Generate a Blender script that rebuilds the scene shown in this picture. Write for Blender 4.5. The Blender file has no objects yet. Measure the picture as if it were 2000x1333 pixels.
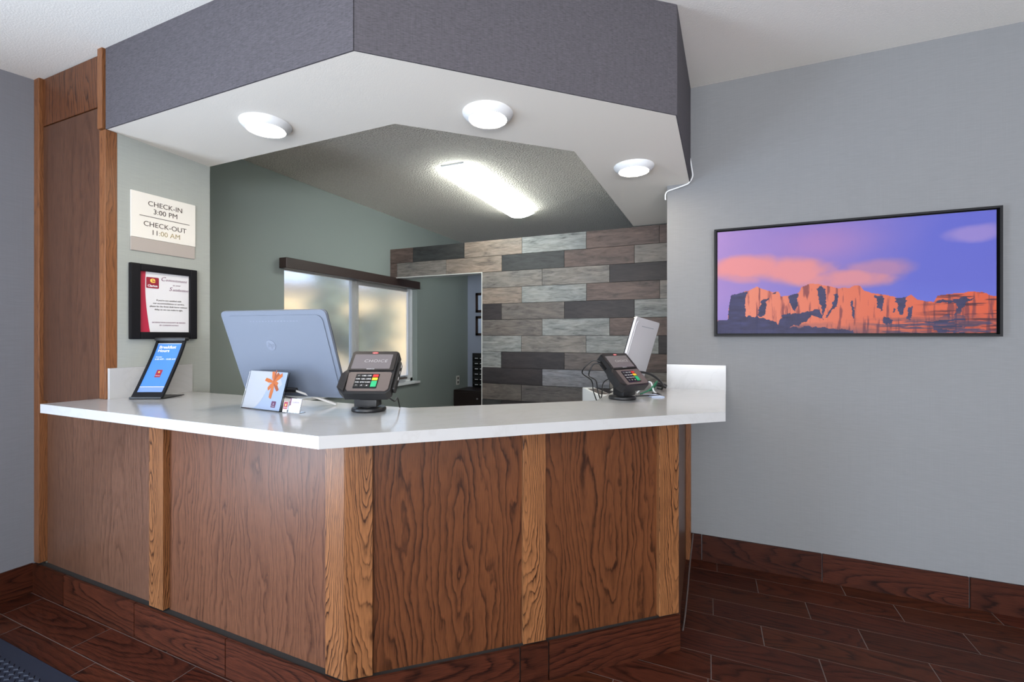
import bpy, bmesh, math, random
import numpy as np
from mathutils import Matrix, Vector

random.seed(7)
SC = bpy.context.scene
COL = SC.collection

# ------------------------------------------------------------------ camera, world, lights, exposure
cam_d = bpy.data.cameras.new('camera')
cam_d.sensor_fit = 'HORIZONTAL'
cam_d.sensor_width = 36.0
cam_d.lens = 889.0 / 2000.0 * 36.0
cam_d.shift_y = -9.5 / 2000.0
cam_d.clip_start = 0.02
cam = bpy.data.objects.new('camera', cam_d)
cam.location = (0, 0, 1.4)
cam.rotation_euler = (math.pi / 2, 0, math.radians(23.3))
COL.objects.link(cam)
SC.camera = cam

SC.view_settings.view_transform = 'Standard'
SC.view_settings.look = 'None'
SC.view_settings.gamma = 1.0
SC.view_settings.use_curve_mapping = False
SC.view_settings.exposure = -0.15

world = bpy.data.worlds.new('sky')
SC.world = world
world.use_nodes = True
wn = world.node_tree.nodes
wl = world.node_tree.links
bg = wn['Background']
tc = wn.new('ShaderNodeTexCoord')
sep = wn.new('ShaderNodeSeparateXYZ')
cr = wn.new('ShaderNodeValToRGB')
cr.color_ramp.elements[0].position = 0.0
cr.color_ramp.elements[0].color = (0.62, 0.74, 0.95, 1)
cr.color_ramp.elements[1].position = 0.6
cr.color_ramp.elements[1].color = (0.22, 0.42, 0.85, 1)
wl.new(tc.outputs['Generated'], sep.inputs[0])
wl.new(sep.outputs['Z'], cr.inputs[0])
wl.new(cr.outputs[0], bg.inputs['Color'])
bg.inputs['Strength'].default_value = 3.0


def lamp(name, kind, loc, rot, energy, color, **kw):
    d = bpy.data.lights.new(name, kind)
    d.energy = energy
    d.color = color
    for k, v in kw.items():
        setattr(d, k, v)
    o = bpy.data.objects.new(name, d)
    o.location = loc
    o.rotation_euler = rot
    COL.objects.link(o)
    return o


lamp('sun', 'SUN', (-6, 6, 8), (math.radians(42), 0, math.radians(86)), 11.0, (1.0, 0.87, 0.66), angle=0.01)
# daylight through the glazed entrance on the left, then three added fill lamps out of view
lamp('entrance_daylight', 'AREA', (-3.36, -1.2, 1.15), (0, math.radians(-91), 0), 185, (0.66, 0.81, 1.0),
     shape='RECTANGLE', size=2.0, size_y=2.0)
lamp('lobby_uplight_fill', 'AREA', (2.0, -3.6, 1.2), (math.radians(160), 0, math.radians(-6)), 860, (0.95, 0.97, 1.0),
     shape='RECTANGLE', size=6.0, size_y=1.8)  # added uplight floating inside the lobby, brightens the ceiling
lamp('entrance_low_fill', 'AREA', (-3.2, -1.2, 0.25), (0, math.radians(-128), 0), 40, (0.78, 0.88, 1.0),
     shape='RECTANGLE', size=0.5, size_y=2.0)  # added low lamp aimed upward, lifts the ceiling and left desk front
lamp('side_fill', 'AREA', (4.35, -0.6, 1.4), (0, math.radians(125), 0), 12, (1.0, 0.97, 0.93),
     shape='RECTANGLE', size=1.6, size_y=3.0)  # added fill towards the sign wall; the wall behind it has no window
LENS_GLOW = 96.0
TUBE_GLOW = 20.0


# ------------------------------------------------------------------ helpers
def s2l(c):
    return tuple((v / 255.0 / 12.92) if v / 255.0 <= 0.04045 else ((v / 255.0 + 0.055) / 1.055) ** 2.4 for v in c)


def link(o, parent=None):
    COL.objects.link(o)
    if parent is not None:
        o.parent = parent
    return o


def tag(o, label=None, cat=None, group=None, kind=None):
    if label:
        o['label'] = label
    if cat:
        o['category'] = cat
    if group:
        o['group'] = group
    if kind:
        o['kind'] = kind
    return o


def empty(name, loc=(0, 0, 0), rotz=0.0, parent=None):
    o = bpy.data.objects.new(name, None)
    o.empty_display_size = 0.05
    o.location = loc
    o.rotation_euler = (0, 0, rotz)
    return link(o, parent)


def thing(name, label, cat, loc=(0, 0, 0), rotz=0.0, group=None):
    return tag(empty(name, loc, rotz), label, cat, group)


class MB:
    """collects shapes for one mesh object"""

    def __init__(self):
        self.bm = bmesh.new()

    def box(self, x0, x1, y0, y1, z0, z1, m=None):
        mt = Matrix.Translation(((x0 + x1) / 2, (y0 + y1) / 2, (z0 + z1) / 2)) @ Matrix.Diagonal((x1 - x0, y1 - y0, z1 - z0, 1))
        r = bmesh.ops.create_cube(self.bm, size=1.0, matrix=(m @ mt) if m else mt)
        return r['verts']

    def prism(self, pts, zlo, zhi, m=None):
        """polygon (counter-clockwise) between zlo and zhi; either may be a function of (x, y)"""
        f = zlo if callable(zlo) else (lambda x, y: zlo)
        g = zhi if callable(zhi) else (lambda x, y: zhi)
        a = [Vector((x, y, f(x, y))) for x, y in pts]
        b = [Vector((x, y, g(x, y))) for x, y in pts]
        if m:
            a = [m @ v for v in a]
            b = [m @ v for v in b]
        va = [self.bm.verts.new(v) for v in a]
        vb = [self.bm.verts.new(v) for v in b]
        n = len(pts)
        self.bm.faces.new(list(reversed(va)))
        self.bm.faces.new(vb)
        for i in range(n):
            j = (i + 1) % n
            self.bm.faces.new((va[i], va[j], vb[j], vb[i]))

    def quad(self, *p):
        self.bm.faces.new([self.bm.verts.new(Vector(q)) for q in p])

    def lathe(self, prof, seg=40, m=None, cap=True):
        rings = []
        for r, z in prof:
            ring = []
            for k in range(seg):
                a = 2 * math.pi * k / seg
                v = Vector((r * math.cos(a), r * math.sin(a), z))
                ring.append(self.bm.verts.new(m @ v if m else v))
            rings.append(ring)
        for i in range(len(rings) - 1):
            for k in range(seg):
                j = (k + 1) % seg
                self.bm.faces.new((rings[i][k], rings[i][j], rings[i + 1][j], rings[i + 1][k]))
        if cap:
            self.bm.faces.new(list(reversed(rings[0])))
            self.bm.faces.new(rings[-1])

    def tube(self, pts, r, seg=8, steps=6):
        p = [Vector(q) for q in pts]
        if len(p) > 2 and steps > 1:       # Catmull-Rom
            q = []
            for i in range(len(p) - 1):
                p0 = p[max(i - 1, 0)]; p1 = p[i]; p2 = p[i + 1]; p3 = p[min(i + 2, len(p) - 1)]
                for s in range(steps):
                    t = s / steps
                    q.append(0.5 * ((2 * p1) + (p2 - p0) * t + (2 * p0 - 5 * p1 + 4 * p2 - p3) * t * t + (3 * p1 - p0 - 3 * p2 + p3) * t ** 3))
            q.append(p[-1])
            p = q
        rings = []
        up = Vector((0.13, 0.21, 0.97))
        for i, v in enumerate(p):
            d = (p[min(i + 1, len(p) - 1)] - p[max(i - 1, 0)]).normalized()
            a = d.cross(up)
            if a.length < 1e-4:
                a = d.cross(Vector((1, 0, 0)))
            a.normalize()
            b = d.cross(a)
            rings.append([self.bm.verts.new(v + r * (math.cos(2 * math.pi * k / seg) * a + math.sin(2 * math.pi * k / seg) * b)) for k in range(seg)])
        for i in range(len(rings) - 1):
            for k in range(seg):
                j = (k + 1) % seg
                self.bm.faces.new((rings[i][k], rings[i][j], rings[i + 1][j], rings[i + 1][k]))
        self.bm.faces.new(list(reversed(rings[0])))
        self.bm.faces.new(rings[-1])

    def bevel(self, w, seg=2, ang=30):
        es = [e for e in self.bm.edges if len(e.link_faces) == 2 and e.calc_face_angle(0) > math.radians(ang)]
        bmesh.ops.bevel(self.bm, geom=es, offset=w, segments=seg, profile=0.6, affect='EDGES', clamp_overlap=True)

    def build(self, name, mat, parent=None, smooth=None, origin=None, matrix=None):
        bmesh.ops.recalc_face_normals(self.bm, faces=self.bm.faces)
        if origin is not None:
            bmesh.ops.translate(self.bm, verts=self.bm.verts, vec=-Vector(origin))
        me = bpy.data.meshes.new(name)
        self.bm.to_mesh(me)
        self.bm.free()
        me.materials.append(mat)
        if smooth:
            for p in me.polygons:
                p.use_smooth = True
            try:
                me.set_sharp_from_angle(angle=math.radians(smooth))
            except Exception:
                pass
        o = bpy.data.objects.new(name, me)
        if origin is not None:
            o.location = origin
        if matrix is not None:
            o.matrix_basis = matrix
        return link(o, parent)


def box(name, mat, x0, x1, y0, y1, z0, z1, parent=None, bev=0.0, origin=False):
    b = MB()
    b.box(x0, x1, y0, y1, z0, z1)
    if bev:
        b.bevel(bev)
    return b.build(name, mat, parent, origin=((x0 + x1) / 2, (y0 + y1) / 2, (z0 + z1) / 2) if origin else None)


def rounded(w, h, r, n=5, cx=0.0, cy=0.0):
    pts = []
    for sx, sy, a0 in ((1, -1, -90), (1, 1, 0), (-1, 1, 90), (-1, -1, 180)):
        for k in range(n + 1):
            a = math.radians(a0 + 90 * k / n)
            pts.append((cx + sx * (w / 2 - r) + r * math.cos(a), cy + sy * (h / 2 - r) + r * math.sin(a)))
    return pts


def frame_matrix(o, x, y):
    """local x, y axes and origin in space; z completes it"""
    x = Vector(x).normalized()
    y = Vector(y).normalized()
    z = x.cross(y)
    m = Matrix.Identity(4)
    for i in range(3):
        m[i][0] = x[i]; m[i][1] = y[i]; m[i][2] = z[i]; m[i][3] = o[i]
    return m


def text(name, body, size, mat, matrix, parent=None, align='CENTER', shear=0.0, space=1.0, lead=1.0, depth=0.0004, bold=0.0, sx=1.0):
    cu = bpy.data.curves.new(name, 'FONT')
    cu.body = body
    cu.size = size
    cu.align_x = align
    cu.shear = shear
    cu.space_character = space
    cu.space_line = lead
    cu.extrude = depth
    cu.offset = bold
    cu.resolution_u = 3
    tmp = bpy.data.objects.new(name + '_tmp', cu)
    COL.objects.link(tmp)
    dg = bpy.context.evaluated_depsgraph_get()
    dg.update()
    me = bpy.data.meshes.new_from_object(tmp.evaluated_get(dg))
    bpy.data.objects.remove(tmp)
    bpy.data.curves.remove(cu)
    me.name = name
    if sx != 1.0:
        me.transform(Matrix.Diagonal((sx, 1, 1, 1)))
    me.materials.clear()
    me.materials.append(mat)
    o = bpy.data.objects.new(name, me)
    link(o, parent)
    o.matrix_basis = matrix
    return o


# ------------------------------------------------------------------ materials
def new_mat(name):
    m = bpy.data.materials.new(name)
    m.use_nodes = True
    nt = m.node_tree
    return m, nt, nt.nodes['Principled BSDF']


def plain(name, rgb, rough=0.5, metal=0.0, spec=0.5, bump=0.0, bscale=200.0, vary=0.0, coat=0.0, bdist=0.004):
    m, nt, p = new_mat(name)
    c = s2l(rgb) + (1,)
    p.inputs['Base Color'].default_value = c
    p.inputs['Roughness'].default_value = rough
    p.inputs['Metallic'].default_value = metal
    p.inputs['Specular IOR Level'].default_value = spec
    p.inputs['Coat Weight'].default_value = coat
    p.inputs['Coat Roughness'].default_value = 0.08
    t = nt.nodes.new('ShaderNodeTexCoord')
    n = nt.nodes.new('ShaderNodeTexNoise')
    n.inputs['Scale'].default_value = bscale
    n.inputs['Detail'].default_value = 3
    nt.links.new(t.outputs['Object'], n.inputs['Vector'])
    if bump:
        b = nt.nodes.new('ShaderNodeBump')
        b.inputs['Strength'].default_value = bump
        b.inputs['Distance'].default_value = bdist
        nt.links.new(n.outputs['Fac'], b.inputs['Height'])
        nt.links.new(b.outputs[0], p.inputs['Normal'])
    if vary:
        mx = nt.nodes.new('ShaderNodeMix')
        mx.data_type = 'RGBA'
        mx.inputs['A'].default_value = tuple(v * (1 - vary) for v in c[:3]) + (1,)
        mx.inputs['B'].default_value = tuple(min(1, v * (1 + vary)) for v in c[:3]) + (1,)
        nt.links.new(n.outputs['Fac'], mx.inputs['Factor'])
        nt.links.new(mx.outputs['Result'], p.inputs['Base Color'])
    return m


def emit(name, rgb, strength):
    m, nt, p = new_mat(name)
    p.inputs['Base Color'].default_value = (0.8, 0.8, 0.8, 1)
    p.inputs['Emission Color'].default_value = rgb + (1,)
    p.inputs['Emission Strength'].default_value = strength
    return m


class NT:
    def __init__(self, nt):
        self.nt = nt

    def n(self, kind, **kw):
        o = self.nt.nodes.new(kind)
        for k, v in kw.items():
            setattr(o, k, v)
        return o

    def l(self, a, b):
        self.nt.links.new(a, b)

    def math(self, op, a, b=None, c=None):
        o = self.n('ShaderNodeMath', operation=op)
        for i, v in enumerate((a, b, c)):
            if v is None:
                continue
            if isinstance(v, (int, float)):
                o.inputs[i].default_value = v
            else:
                self.l(v, o.inputs[i])
        return o.outputs[0]

    def mix(self, f, a, b, blend='MIX'):
        o = self.n('ShaderNodeMix', data_type='RGBA', blend_type=blend)
        for s, v in (('Factor', f), ('A', a), ('B', b)):
            if isinstance(v, (int, float)):
                o.inputs[s].default_value = v
            elif isinstance(v, tuple):
                o.inputs[s].default_value = v + (1,) if len(v) == 3 else v
            else:
                self.l(v, o.inputs[s])
        return o.outputs['Result']

    def ramp(self, f, stops):
        o = self.n('ShaderNodeValToRGB')
        e = o.color_ramp.elements
        while len(e) < len(stops):
            e.new(0.5)
        for i, (p, c) in enumerate(stops):
            e[i].position = p
            e[i].color = (c, c, c, 1) if isinstance(c, (int, float)) else tuple(c) + (1,)
        self.l(f, o.inputs[0])
        return o.outputs[0]

    def noise(self, vec, scale, detail=3.0, rough=0.5, dist=0.0):
        o = self.n('ShaderNodeTexNoise')
        o.inputs['Scale'].default_value = scale
        o.inputs['Detail'].default_value = detail
        o.inputs['Roughness'].default_value = rough
        o.inputs['Distortion'].default_value = dist
        self.l(vec, o.inputs['Vector'])
        return o.outputs['Fac']

    def comb(self, x, y, z):
        o = self.n('ShaderNodeCombineXYZ')
        for i, v in enumerate((x, y, z)):
            if isinstance(v, (int, float)):
                o.inputs[i].default_value = v
            else:
                self.l(v, o.inputs[i])
        return o.outputs[0]


def wood(name, light, dark, along='Z', spacing=0.014, stretch=0.075, wavy=1.0, lines=0.75, streak=0.35, rough=0.35,
         shift=0.1, zshift=0.8, tint=False, blotch=0.25, bump=0.08, coat=0.0, spec=0.3):
    """flat-sawn grain: nested stretched growth rings, wavy edges, short dark pores; origin shifted per object"""
    m, nt, p = new_mat(name)
    g = NT(nt)
    tcn = g.n('ShaderNodeTexCoord')
    oi = g.n('ShaderNodeObjectInfo')
    sp = g.n('ShaderNodeSeparateXYZ')
    g.l(tcn.outputs['Object'], sp.inputs[0])
    X, Y, Z = sp.outputs
    if along == 'X':
        X, Y, Z = Y, Z, X
    rnd = oi.outputs['Random']
    r1 = g.math('SUBTRACT', rnd, 0.5)
    r2 = g.math('SUBTRACT', g.math('FRACT', g.math('MULTIPLY', rnd, 17.31)), 0.5)
    r3 = g.math('MULTIPLY', rnd, 91.7)
    # two-axis coordinate across the board: x + y so that edges carry the grain round
    xs = g.math('ADD', g.math('ADD', X, Y), g.math('MULTIPLY', r1, 2 * shift))
    zs = g.math('ADD', Z, g.math('MULTIPLY', r2, 2 * zshift))
    base = g.comb(g.math('ADD', xs, r3), 0.0, zs)
    mp = g.n('ShaderNodeMapping')
    mp.inputs['Scale'].default_value = (5.5, 1.0, 1.25)
    g.l(base, mp.inputs['Vector'])
    n1 = g.math('SUBTRACT', g.noise(mp.outputs[0], 1.0, 2.0), 0.5)
    mp2 = g.n('ShaderNodeMapping')
    mp2.inputs['Scale'].default_value = (34.0, 1.0, 11.0)
    g.l(base, mp2.inputs['Vector'])
    n2 = g.math('SUBTRACT', g.noise(mp2.outputs[0], 1.0, 2.5), 0.5)
    zk = g.math('MULTIPLY', zs, stretch)
    r = g.math('SQRT', g.math('ADD', g.math('MULTIPLY', xs, xs), g.math('MULTIPLY', zk, zk)))
    r = g.math('ADD', r, g.math('MULTIPLY', n1, 0.17 * wavy))
    r = g.math('ADD', r, g.math('MULTIPLY', n2, 0.02 * wavy))
    rv = g.comb(g.math('ADD', g.math('MULTIPLY', r, 0.35 / spacing), r3), 0.0, 0.0)
    n5 = g.noise(rv, 1.0, 1.0)
    ph = g.math('FRACT', g.math('ADD', g.math('DIVIDE', r, spacing), g.math('MULTIPLY', n5, 2.2)))
    ring = g.ramp(ph, [(0.0, 0.85), (0.07, 1.0), (0.2, 0.5), (0.5, 0.14), (0.88, 0.0), (1.0, 0.6)])
    mp5 = g.n('ShaderNodeMapping')
    mp5.inputs['Scale'].default_value = (16.0, 1.0, 2.2)
    g.l(base, mp5.inputs['Vector'])
    fade = g.ramp(g.noise(mp5.outputs[0], 1.0, 2.0), [(0.3, 0.35), (0.62, 1.0)])
    ring = g.math('MULTIPLY', ring, fade)
    mp3 = g.n('ShaderNodeMapping')
    mp3.inputs['Scale'].default_value = (420.0, 1.0, 14.0)
    g.l(base, mp3.inputs['Vector'])
    fine = g.noise(mp3.outputs[0], 1.0, 2.0)
    pores = g.ramp(fine, [(0.36, 1.0), (0.56, 0.0)])
    mp4 = g.n('ShaderNodeMapping')
    mp4.inputs['Scale'].default_value = (4.0, 1.0, 1.6)
    g.l(base, mp4.inputs['Vector'])
    blot = g.noise(mp4.outputs[0], 1.0, 3.0)
    k = g.math('ADD', g.math('MULTIPLY', ring, lines), g.math('MULTIPLY', pores, streak))
    k = g.math('MINIMUM', k, 1.0)
    L, D = s2l(light), s2l(dark)
    lo = g.mix(g.math('MULTIPLY', blot, 2 * blotch), L, tuple(0.45 * a + 0.55 * b for a, b in zip(L, D)))
    c = g.mix(k, lo, D)
    if tint:
        c = g.mix(1.0, c, oi.outputs['Color'], 'MULTIPLY')
    g.l(c, p.inputs['Base Color'])
    p.inputs['Roughness'].default_value = rough
    p.inputs['Specular IOR Level'].default_value = spec
    p.inputs['Coat Weight'].default_value = coat
    p.inputs['Coat Roughness'].default_value = 0.2
    b = g.n('ShaderNodeBump')
    b.inputs['Strength'].default_value = bump
    b.inputs['Distance'].default_value = 0.002
    b.invert = True
    g.l(k, b.inputs['Height'])
    g.l(b.outputs[0], p.inputs['Normal'])
    return m


def weave(name, rgb, sx, sy, amount, bump, rough=0.85, dirs=(0, 1, 2)):
    """woven wall covering: crossed fine threads"""
    m, nt, p = new_mat(name)
    g = NT(nt)
    t = g.n('ShaderNodeTexCoord')

    def streak(sc):
        mp = g.n('ShaderNodeMapping')
        mp.inputs['Scale'].default_value = sc
        g.l(t.outputs['Object'], mp.inputs['Vector'])
        return g.noise(mp.outputs[0], 1.0, 2.0)
    a = streak((sx, sx, sy))
    b = streak((sy * 1.2, sy * 1.2, sx * 0.25))
    k = g.math('ADD', g.math('MULTIPLY', a, 0.7), g.math('MULTIPLY', b, 0.3))
    c = s2l(rgb)
    kk = g.ramp(k, [(0.3, 0.0), (0.7, 1.0)])
    g.l(g.mix(kk, tuple(v * (1 - amount) for v in c), tuple(v * (1 + amount) for v in c)), p.inputs['Base Color'])
    p.inputs['Roughness'].default_value = rough
    p.inputs['Specular IOR Level'].default_value = 0.25
    bp = g.n('ShaderNodeBump')
    bp.inputs['Strength'].default_value = bump
    bp.inputs['Distance'].default_value = 0.002
    g.l(k, bp.inputs['Height'])
    g.l(bp.outputs[0], p.inputs['Normal'])
    return m


def greywood_tile():
    """printed grey timber tile; hue and lightness from the object's colour"""
    m, nt, p = new_mat('grey_wood_tile')
    g = NT(nt)
    t = g.n('ShaderNodeTexCoord')
    oi = g.n('ShaderNodeObjectInfo')
    sp = g.n('ShaderNodeSeparateXYZ')
    g.l(t.outputs['Object'], sp.inputs[0])
    r3 = g.math('MULTIPLY', oi.outputs['Random'], 83.0)
    base = g.comb(g.math('ADD', sp.outputs[0], r3), 0.0, sp.outputs[2])

    def nz(sc, d, dist=0.0):
        mp = g.n('ShaderNodeMapping')
        mp.inputs['Scale'].default_value = sc
        g.l(base, mp.inputs['Vector'])
        return g.noise(mp.outputs[0], 1.0, d, 0.6, dist)
    a = nz((5.0, 1, 26.0), 5.0, 1.2)
    b = nz((14.0, 1, 150.0), 3.0, 0.4)
    c = nz((3.0, 1, 8.0), 2.0)
    k = g.math('ADD', g.math('MULTIPLY', a, 0.6), g.math('ADD', g.math('MULTIPLY', b, 0.3), g.math('MULTIPLY', c, 0.25)))
    f = g.ramp(k, [(0.40, 0.25), (0.5, 0.7), (0.62, 1.1), (0.76, 1.5)])
    warm = g.mix(c, (0.93, 1.0, 1.05), (1.12, 1.0, 0.9))
    col = g.mix(1.0, g.mix(1.0, oi.outputs['Color'], f, 'MULTIPLY'), warm, 'MULTIPLY')
    g.l(col, p.inputs['Base Color'])
    p.inputs['Roughness'].default_value = 0.55
    bp = g.n('ShaderNodeBump')
    bp.inputs['Strength'].default_value = 0.12
    bp.inputs['Distance'].default_value = 0.002
    g.l(k, bp.inputs['Height'])
    g.l(bp.outputs[0], p.inputs['Normal'])
    return m


def quartz_mat():
    m, nt, p = new_mat('white_quartz')
    g = NT(nt)
    t = g.n('ShaderNodeTexCoord')
    n1 = g.noise(t.outputs['Object'], 2.2, 5.0, 0.6, 1.5)
    vein = g.ramp(n1, [(0.47, 0.0), (0.5, 1.0), (0.53, 0.0)])
    n2 = g.noise(t.outputs['Object'], 1.3, 2.0)
    k = g.math('MULTIPLY', vein, g.math('MULTIPLY', n2, 0.22))
    g.l(g.mix(k, s2l((178, 178, 179)), s2l((150, 144, 140))), p.inputs['Base Color'])
    p.inputs['Roughness'].default_value = 0.14
    return m


def glass(name, rgb=(1, 1, 1), rough=0.0, ior=1.45):
    m, nt, p = new_mat(name)
    p.inputs['Base Color'].default_value = rgb + (1,)
    p.inputs['Transmission Weight'].default_value = 1.0
    p.inputs['Roughness'].default_value = rough
    p.inputs['IOR'].default_value = ior
    return m


M = {}
M['oak_panel'] = wood('oak_panel', (108, 64, 37), (42, 19, 9), spacing=0.026, stretch=0.11, lines=0.9, streak=0.35, shift=0.2, rough=0.38, wavy=1.5)
M['oak_panel_sheen'] = wood('oak_panel_sheen', (114, 75, 54), (64, 38, 27), spacing=0.024, stretch=0.12, lines=0.75, streak=0.4, shift=0.2, rough=0.36, wavy=1.5)  # softer veneer grain, with daylight sheen painted into the lighter colour
M['oak_panel_plain_sheen'] = wood('oak_panel_plain_sheen', (122, 88, 70), (72, 47, 35), spacing=0.028, stretch=0.06, lines=0.5, streak=0.6, shift=0.3, rough=0.36, blotch=0.6)  # streaky veneer lightened: sheen from the entrance is put into its colour
M['oak_panel_plain'] = wood('oak_panel_plain', (104, 71, 54), (58, 36, 26), spacing=0.03, stretch=0.06, lines=0.5, streak=0.6, shift=0.3, blotch=0.6, rough=0.34)
M['oak_stile'] = wood('oak_stile', (150, 100, 62), (46, 22, 10), spacing=0.0085, stretch=0.1, wavy=0.8, lines=1.0, streak=0.3, shift=0.05, rough=0.36)
M['oak_trim'] = wood('oak_trim', (136, 88, 54), (66, 36, 20), spacing=0.012, stretch=0.02, lines=0.6, streak=0.3, shift=0.1, rough=0.4)
M['plank'] = wood('wood_look_tile', (90, 46, 30), (28, 12, 8), along='X', spacing=0.02, stretch=0.14, lines=0.85, streak=0.5, shift=0.07, wavy=0.8,
                  rough=0.42, tint=True, blotch=0.5, bump=0.05, spec=0.16)
M['grey_tile'] = greywood_tile()
M['wall'] = weave('grey_wallcovering', (125, 126, 128), 14.0, 420.0, 0.06, 0.12)
M['wall_sign'] = weave('pale_grey_wallcovering', (158, 162, 157), 14.0, 420.0, 0.05, 0.12)
M['wall_blue'] = weave('blue_grey_wallcovering', (120, 121, 127), 14.0, 420.0, 0.06, 0.12)
M['fascia'] = weave('slate_woven_wallcovering', (80, 77, 82), 60.0, 420.0, 0.3, 0.35)
M['office_wall'] = plain('grey_green_paint', (138, 147, 143), 0.8, bump=0.05, bscale=300)
M['ceiling'] = plain('white_ceiling_paint', (240, 237, 231), 0.9, bump=0.25, bscale=140)
M['soffit'] = plain('white_soffit_paint', (228, 223, 215), 0.85, bump=0.12, bscale=200)
M['popcorn'] = plain('popcorn_texture', (236, 224, 214), 0.95, bump=1.0, bscale=75, vary=0.3, bdist=0.02)
M['quartz'] = quartz_mat()
M['grout'] = plain('grey_grout', (100, 90, 86), 0.9, vary=0.15)
M['dark_joint'] = plain('dark_joint', (38, 35, 33), 0.9)
M['black_plastic'] = plain('black_plastic', (30, 30, 32), 0.38, bump=0.03, bscale=900)
M['black_gloss'] = plain('black_gloss', (16, 16, 18), 0.12)
M['dark_plastic'] = plain('charcoal_plastic', (40, 37, 37), 0.4, spec=0.3)
M['grey_plastic'] = plain('warm_grey_plastic', (92, 82, 79), 0.35)
M['black_frame'] = plain('black_painted_wood', (18, 18, 22), 0.5, spec=0.2)
M['brown_frame'] = plain('dark_brown_wood', (44, 24, 18), 0.4)
M['white_plastic'] = plain('white_plastic', (226, 228, 230), 0.4)
M['silver'] = plain('silver_shell', (104, 112, 127), 0.5, metal=0.0, spec=0.3, bump=0.01)
M['silver_dark'] = plain('grey_emblem', (104, 112, 130), 0.35)
M['pale_shell'] = plain('pale_shell', (206, 204, 208), 0.45)
M['steel'] = plain('brushed_steel', (150, 148, 146), 0.4, metal=0.6)
M['edge_metal'] = plain('pale_edge_trim', (206, 206, 202), 0.4, metal=0.3)
M['paper'] = plain('white_paper', (216, 216, 220), 0.7)
M['card_white'] = plain('card_white', (188, 188, 194), 0.7)
M['cream_sign'] = plain('cream_acrylic', (222, 219, 212), 0.35)
M['taupe_sign'] = plain('taupe_acrylic', (166, 158, 152), 0.35)
M['ink'] = plain('dark_bronze_letters', (66, 58, 54), 0.35)
M['gold_ink'] = plain('brass_letters', (190, 176, 140), 0.25, metal=0.7)
M['crimson'] = plain('crimson_print', (176, 34, 64), 0.5)
M['maroon'] = plain('maroon_print', (140, 24, 46), 0.5)
M['plum'] = plain('plum_print', (112, 44, 92), 0.5)
M['red'] = plain('red_key', (196, 40, 40), 0.4)
M['yellow'] = plain('yellow_key', (236, 190, 40), 0.4)
M['green'] = plain('green_key', (30, 160, 104), 0.4)
M['orange'] = plain('orange_ribbon', (232, 122, 36), 0.4)
M['orange_dark'] = plain('deep_orange_ribbon', (188, 90, 30), 0.4)
M['pale_blue'] = plain('pale_blue_print', (186, 200, 226), 0.5)
M['grey_print'] = plain('grey_print', (120, 116, 122), 0.6)
M['violet_print'] = plain('violet_grey_print', (120, 84, 110), 0.6)
M['blue_print'] = plain('blue_poster', (70, 124, 196), 0.25)
M['blue_pale_print'] = plain('blue_grey_poster', (112, 140, 190), 0.25)
M['yellow_print'] = plain('gold_print', (240, 196, 90), 0.5)
M['acrylic'] = glass('clear_acrylic', (0.96, 0.98, 1.0), 0.02, 1.49)
M['window_glass'] = glass('window_glass', (0.97, 1.0, 0.99), 0.0, 1.45)
M['valance'] = plain('dark_bronze_valance', (52, 38, 34), 0.45)
M['rubber'] = plain('blue_black_rubber', (33, 37, 50), 0.6, spec=0.3, bump=0.15, bscale=500)
M['cabinet'] = plain('dark_espresso_cabinet', (34, 22, 20), 0.4)
M['green_cable'] = plain('green_cable', (40, 110, 80), 0.5)
M['lcd'] = plain('grey_lcd', (104, 98, 100), 0.12)
M['lcd_text'] = plain('pale_lcd_text', (150, 146, 148), 0.2)
M['steel_dark'] = plain('dark_steel', (90, 88, 90), 0.35, metal=0.8)  # dark grey metal of the hinges and table legs
M['bark'] = plain('bark', (90, 74, 60), 0.9, bump=0.5, bscale=30)
M['leaves'] = plain('olive_foliage', (112, 120, 104), 0.9, vary=0.5, bscale=3)
M['stucco'] = plain('tan_stucco', (222, 200, 160), 0.9, vary=0.05, bscale=4)
M['roofing'] = plain('brown_roof', (110, 84, 70), 0.9, vary=0.2)
M['asphalt'] = plain('pale_pavement', (150, 140, 126), 0.9, vary=0.15, bscale=2)
M['lens'] = emit('lit_lens', (1.0, 0.86, 0.68), LENS_GLOW)
M['diffuser'] = emit('lit_diffuser', (0.93, 1.0, 0.95), TUBE_GLOW)


def shade_mat():
    """screen cloth: lets light through scattered, the view behind it blurred"""
    m, nt, p = new_mat('screen_cloth')
    g = NT(nt)
    out = nt.nodes['Material Output']
    p.inputs['Base Color'].default_value = (0.95, 0.93, 0.9, 1)
    p.inputs['Transmission Weight'].default_value = 1.0
    p.inputs['Roughness'].default_value = 0.2
    p.inputs['IOR'].default_value = 1.2
    p.inputs['Specular IOR Level'].default_value = 0.1
    tr = g.n('ShaderNodeBsdfTranslucent')
    tr.inputs['Color'].default_value = (0.75, 0.72, 0.66, 1)
    mx = g.n('ShaderNodeMixShader')
    mx.inputs[0].default_value = 0.1
    g.l(p.outputs[0], mx.inputs[1])
    g.l(tr.outputs[0], mx.inputs[2])
    g.l(mx.outputs[0], out.inputs['Surface'])
    return m


M['shade'] = shade_mat()

# ------------------------------------------------------------------ room shell
XL, XS, XW = -3.402, -2.705, -3.158       # lobby left wall, sign wall, office window wall
YW, YR, YT, YB = 1.264, 3.085, 4.0, 5.73  # panelling, right wall, tiled wall, back wall
ZC = 2.705                                # office ceiling


def ceil_z(x, y):
    return 2.7023 + 0.0853 * y


def soffit_z(x, y):
    return 2.446 - 0.02554 * y


def counter_z(x, y):
    return 1.10585 - 0.0123 * y


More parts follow.
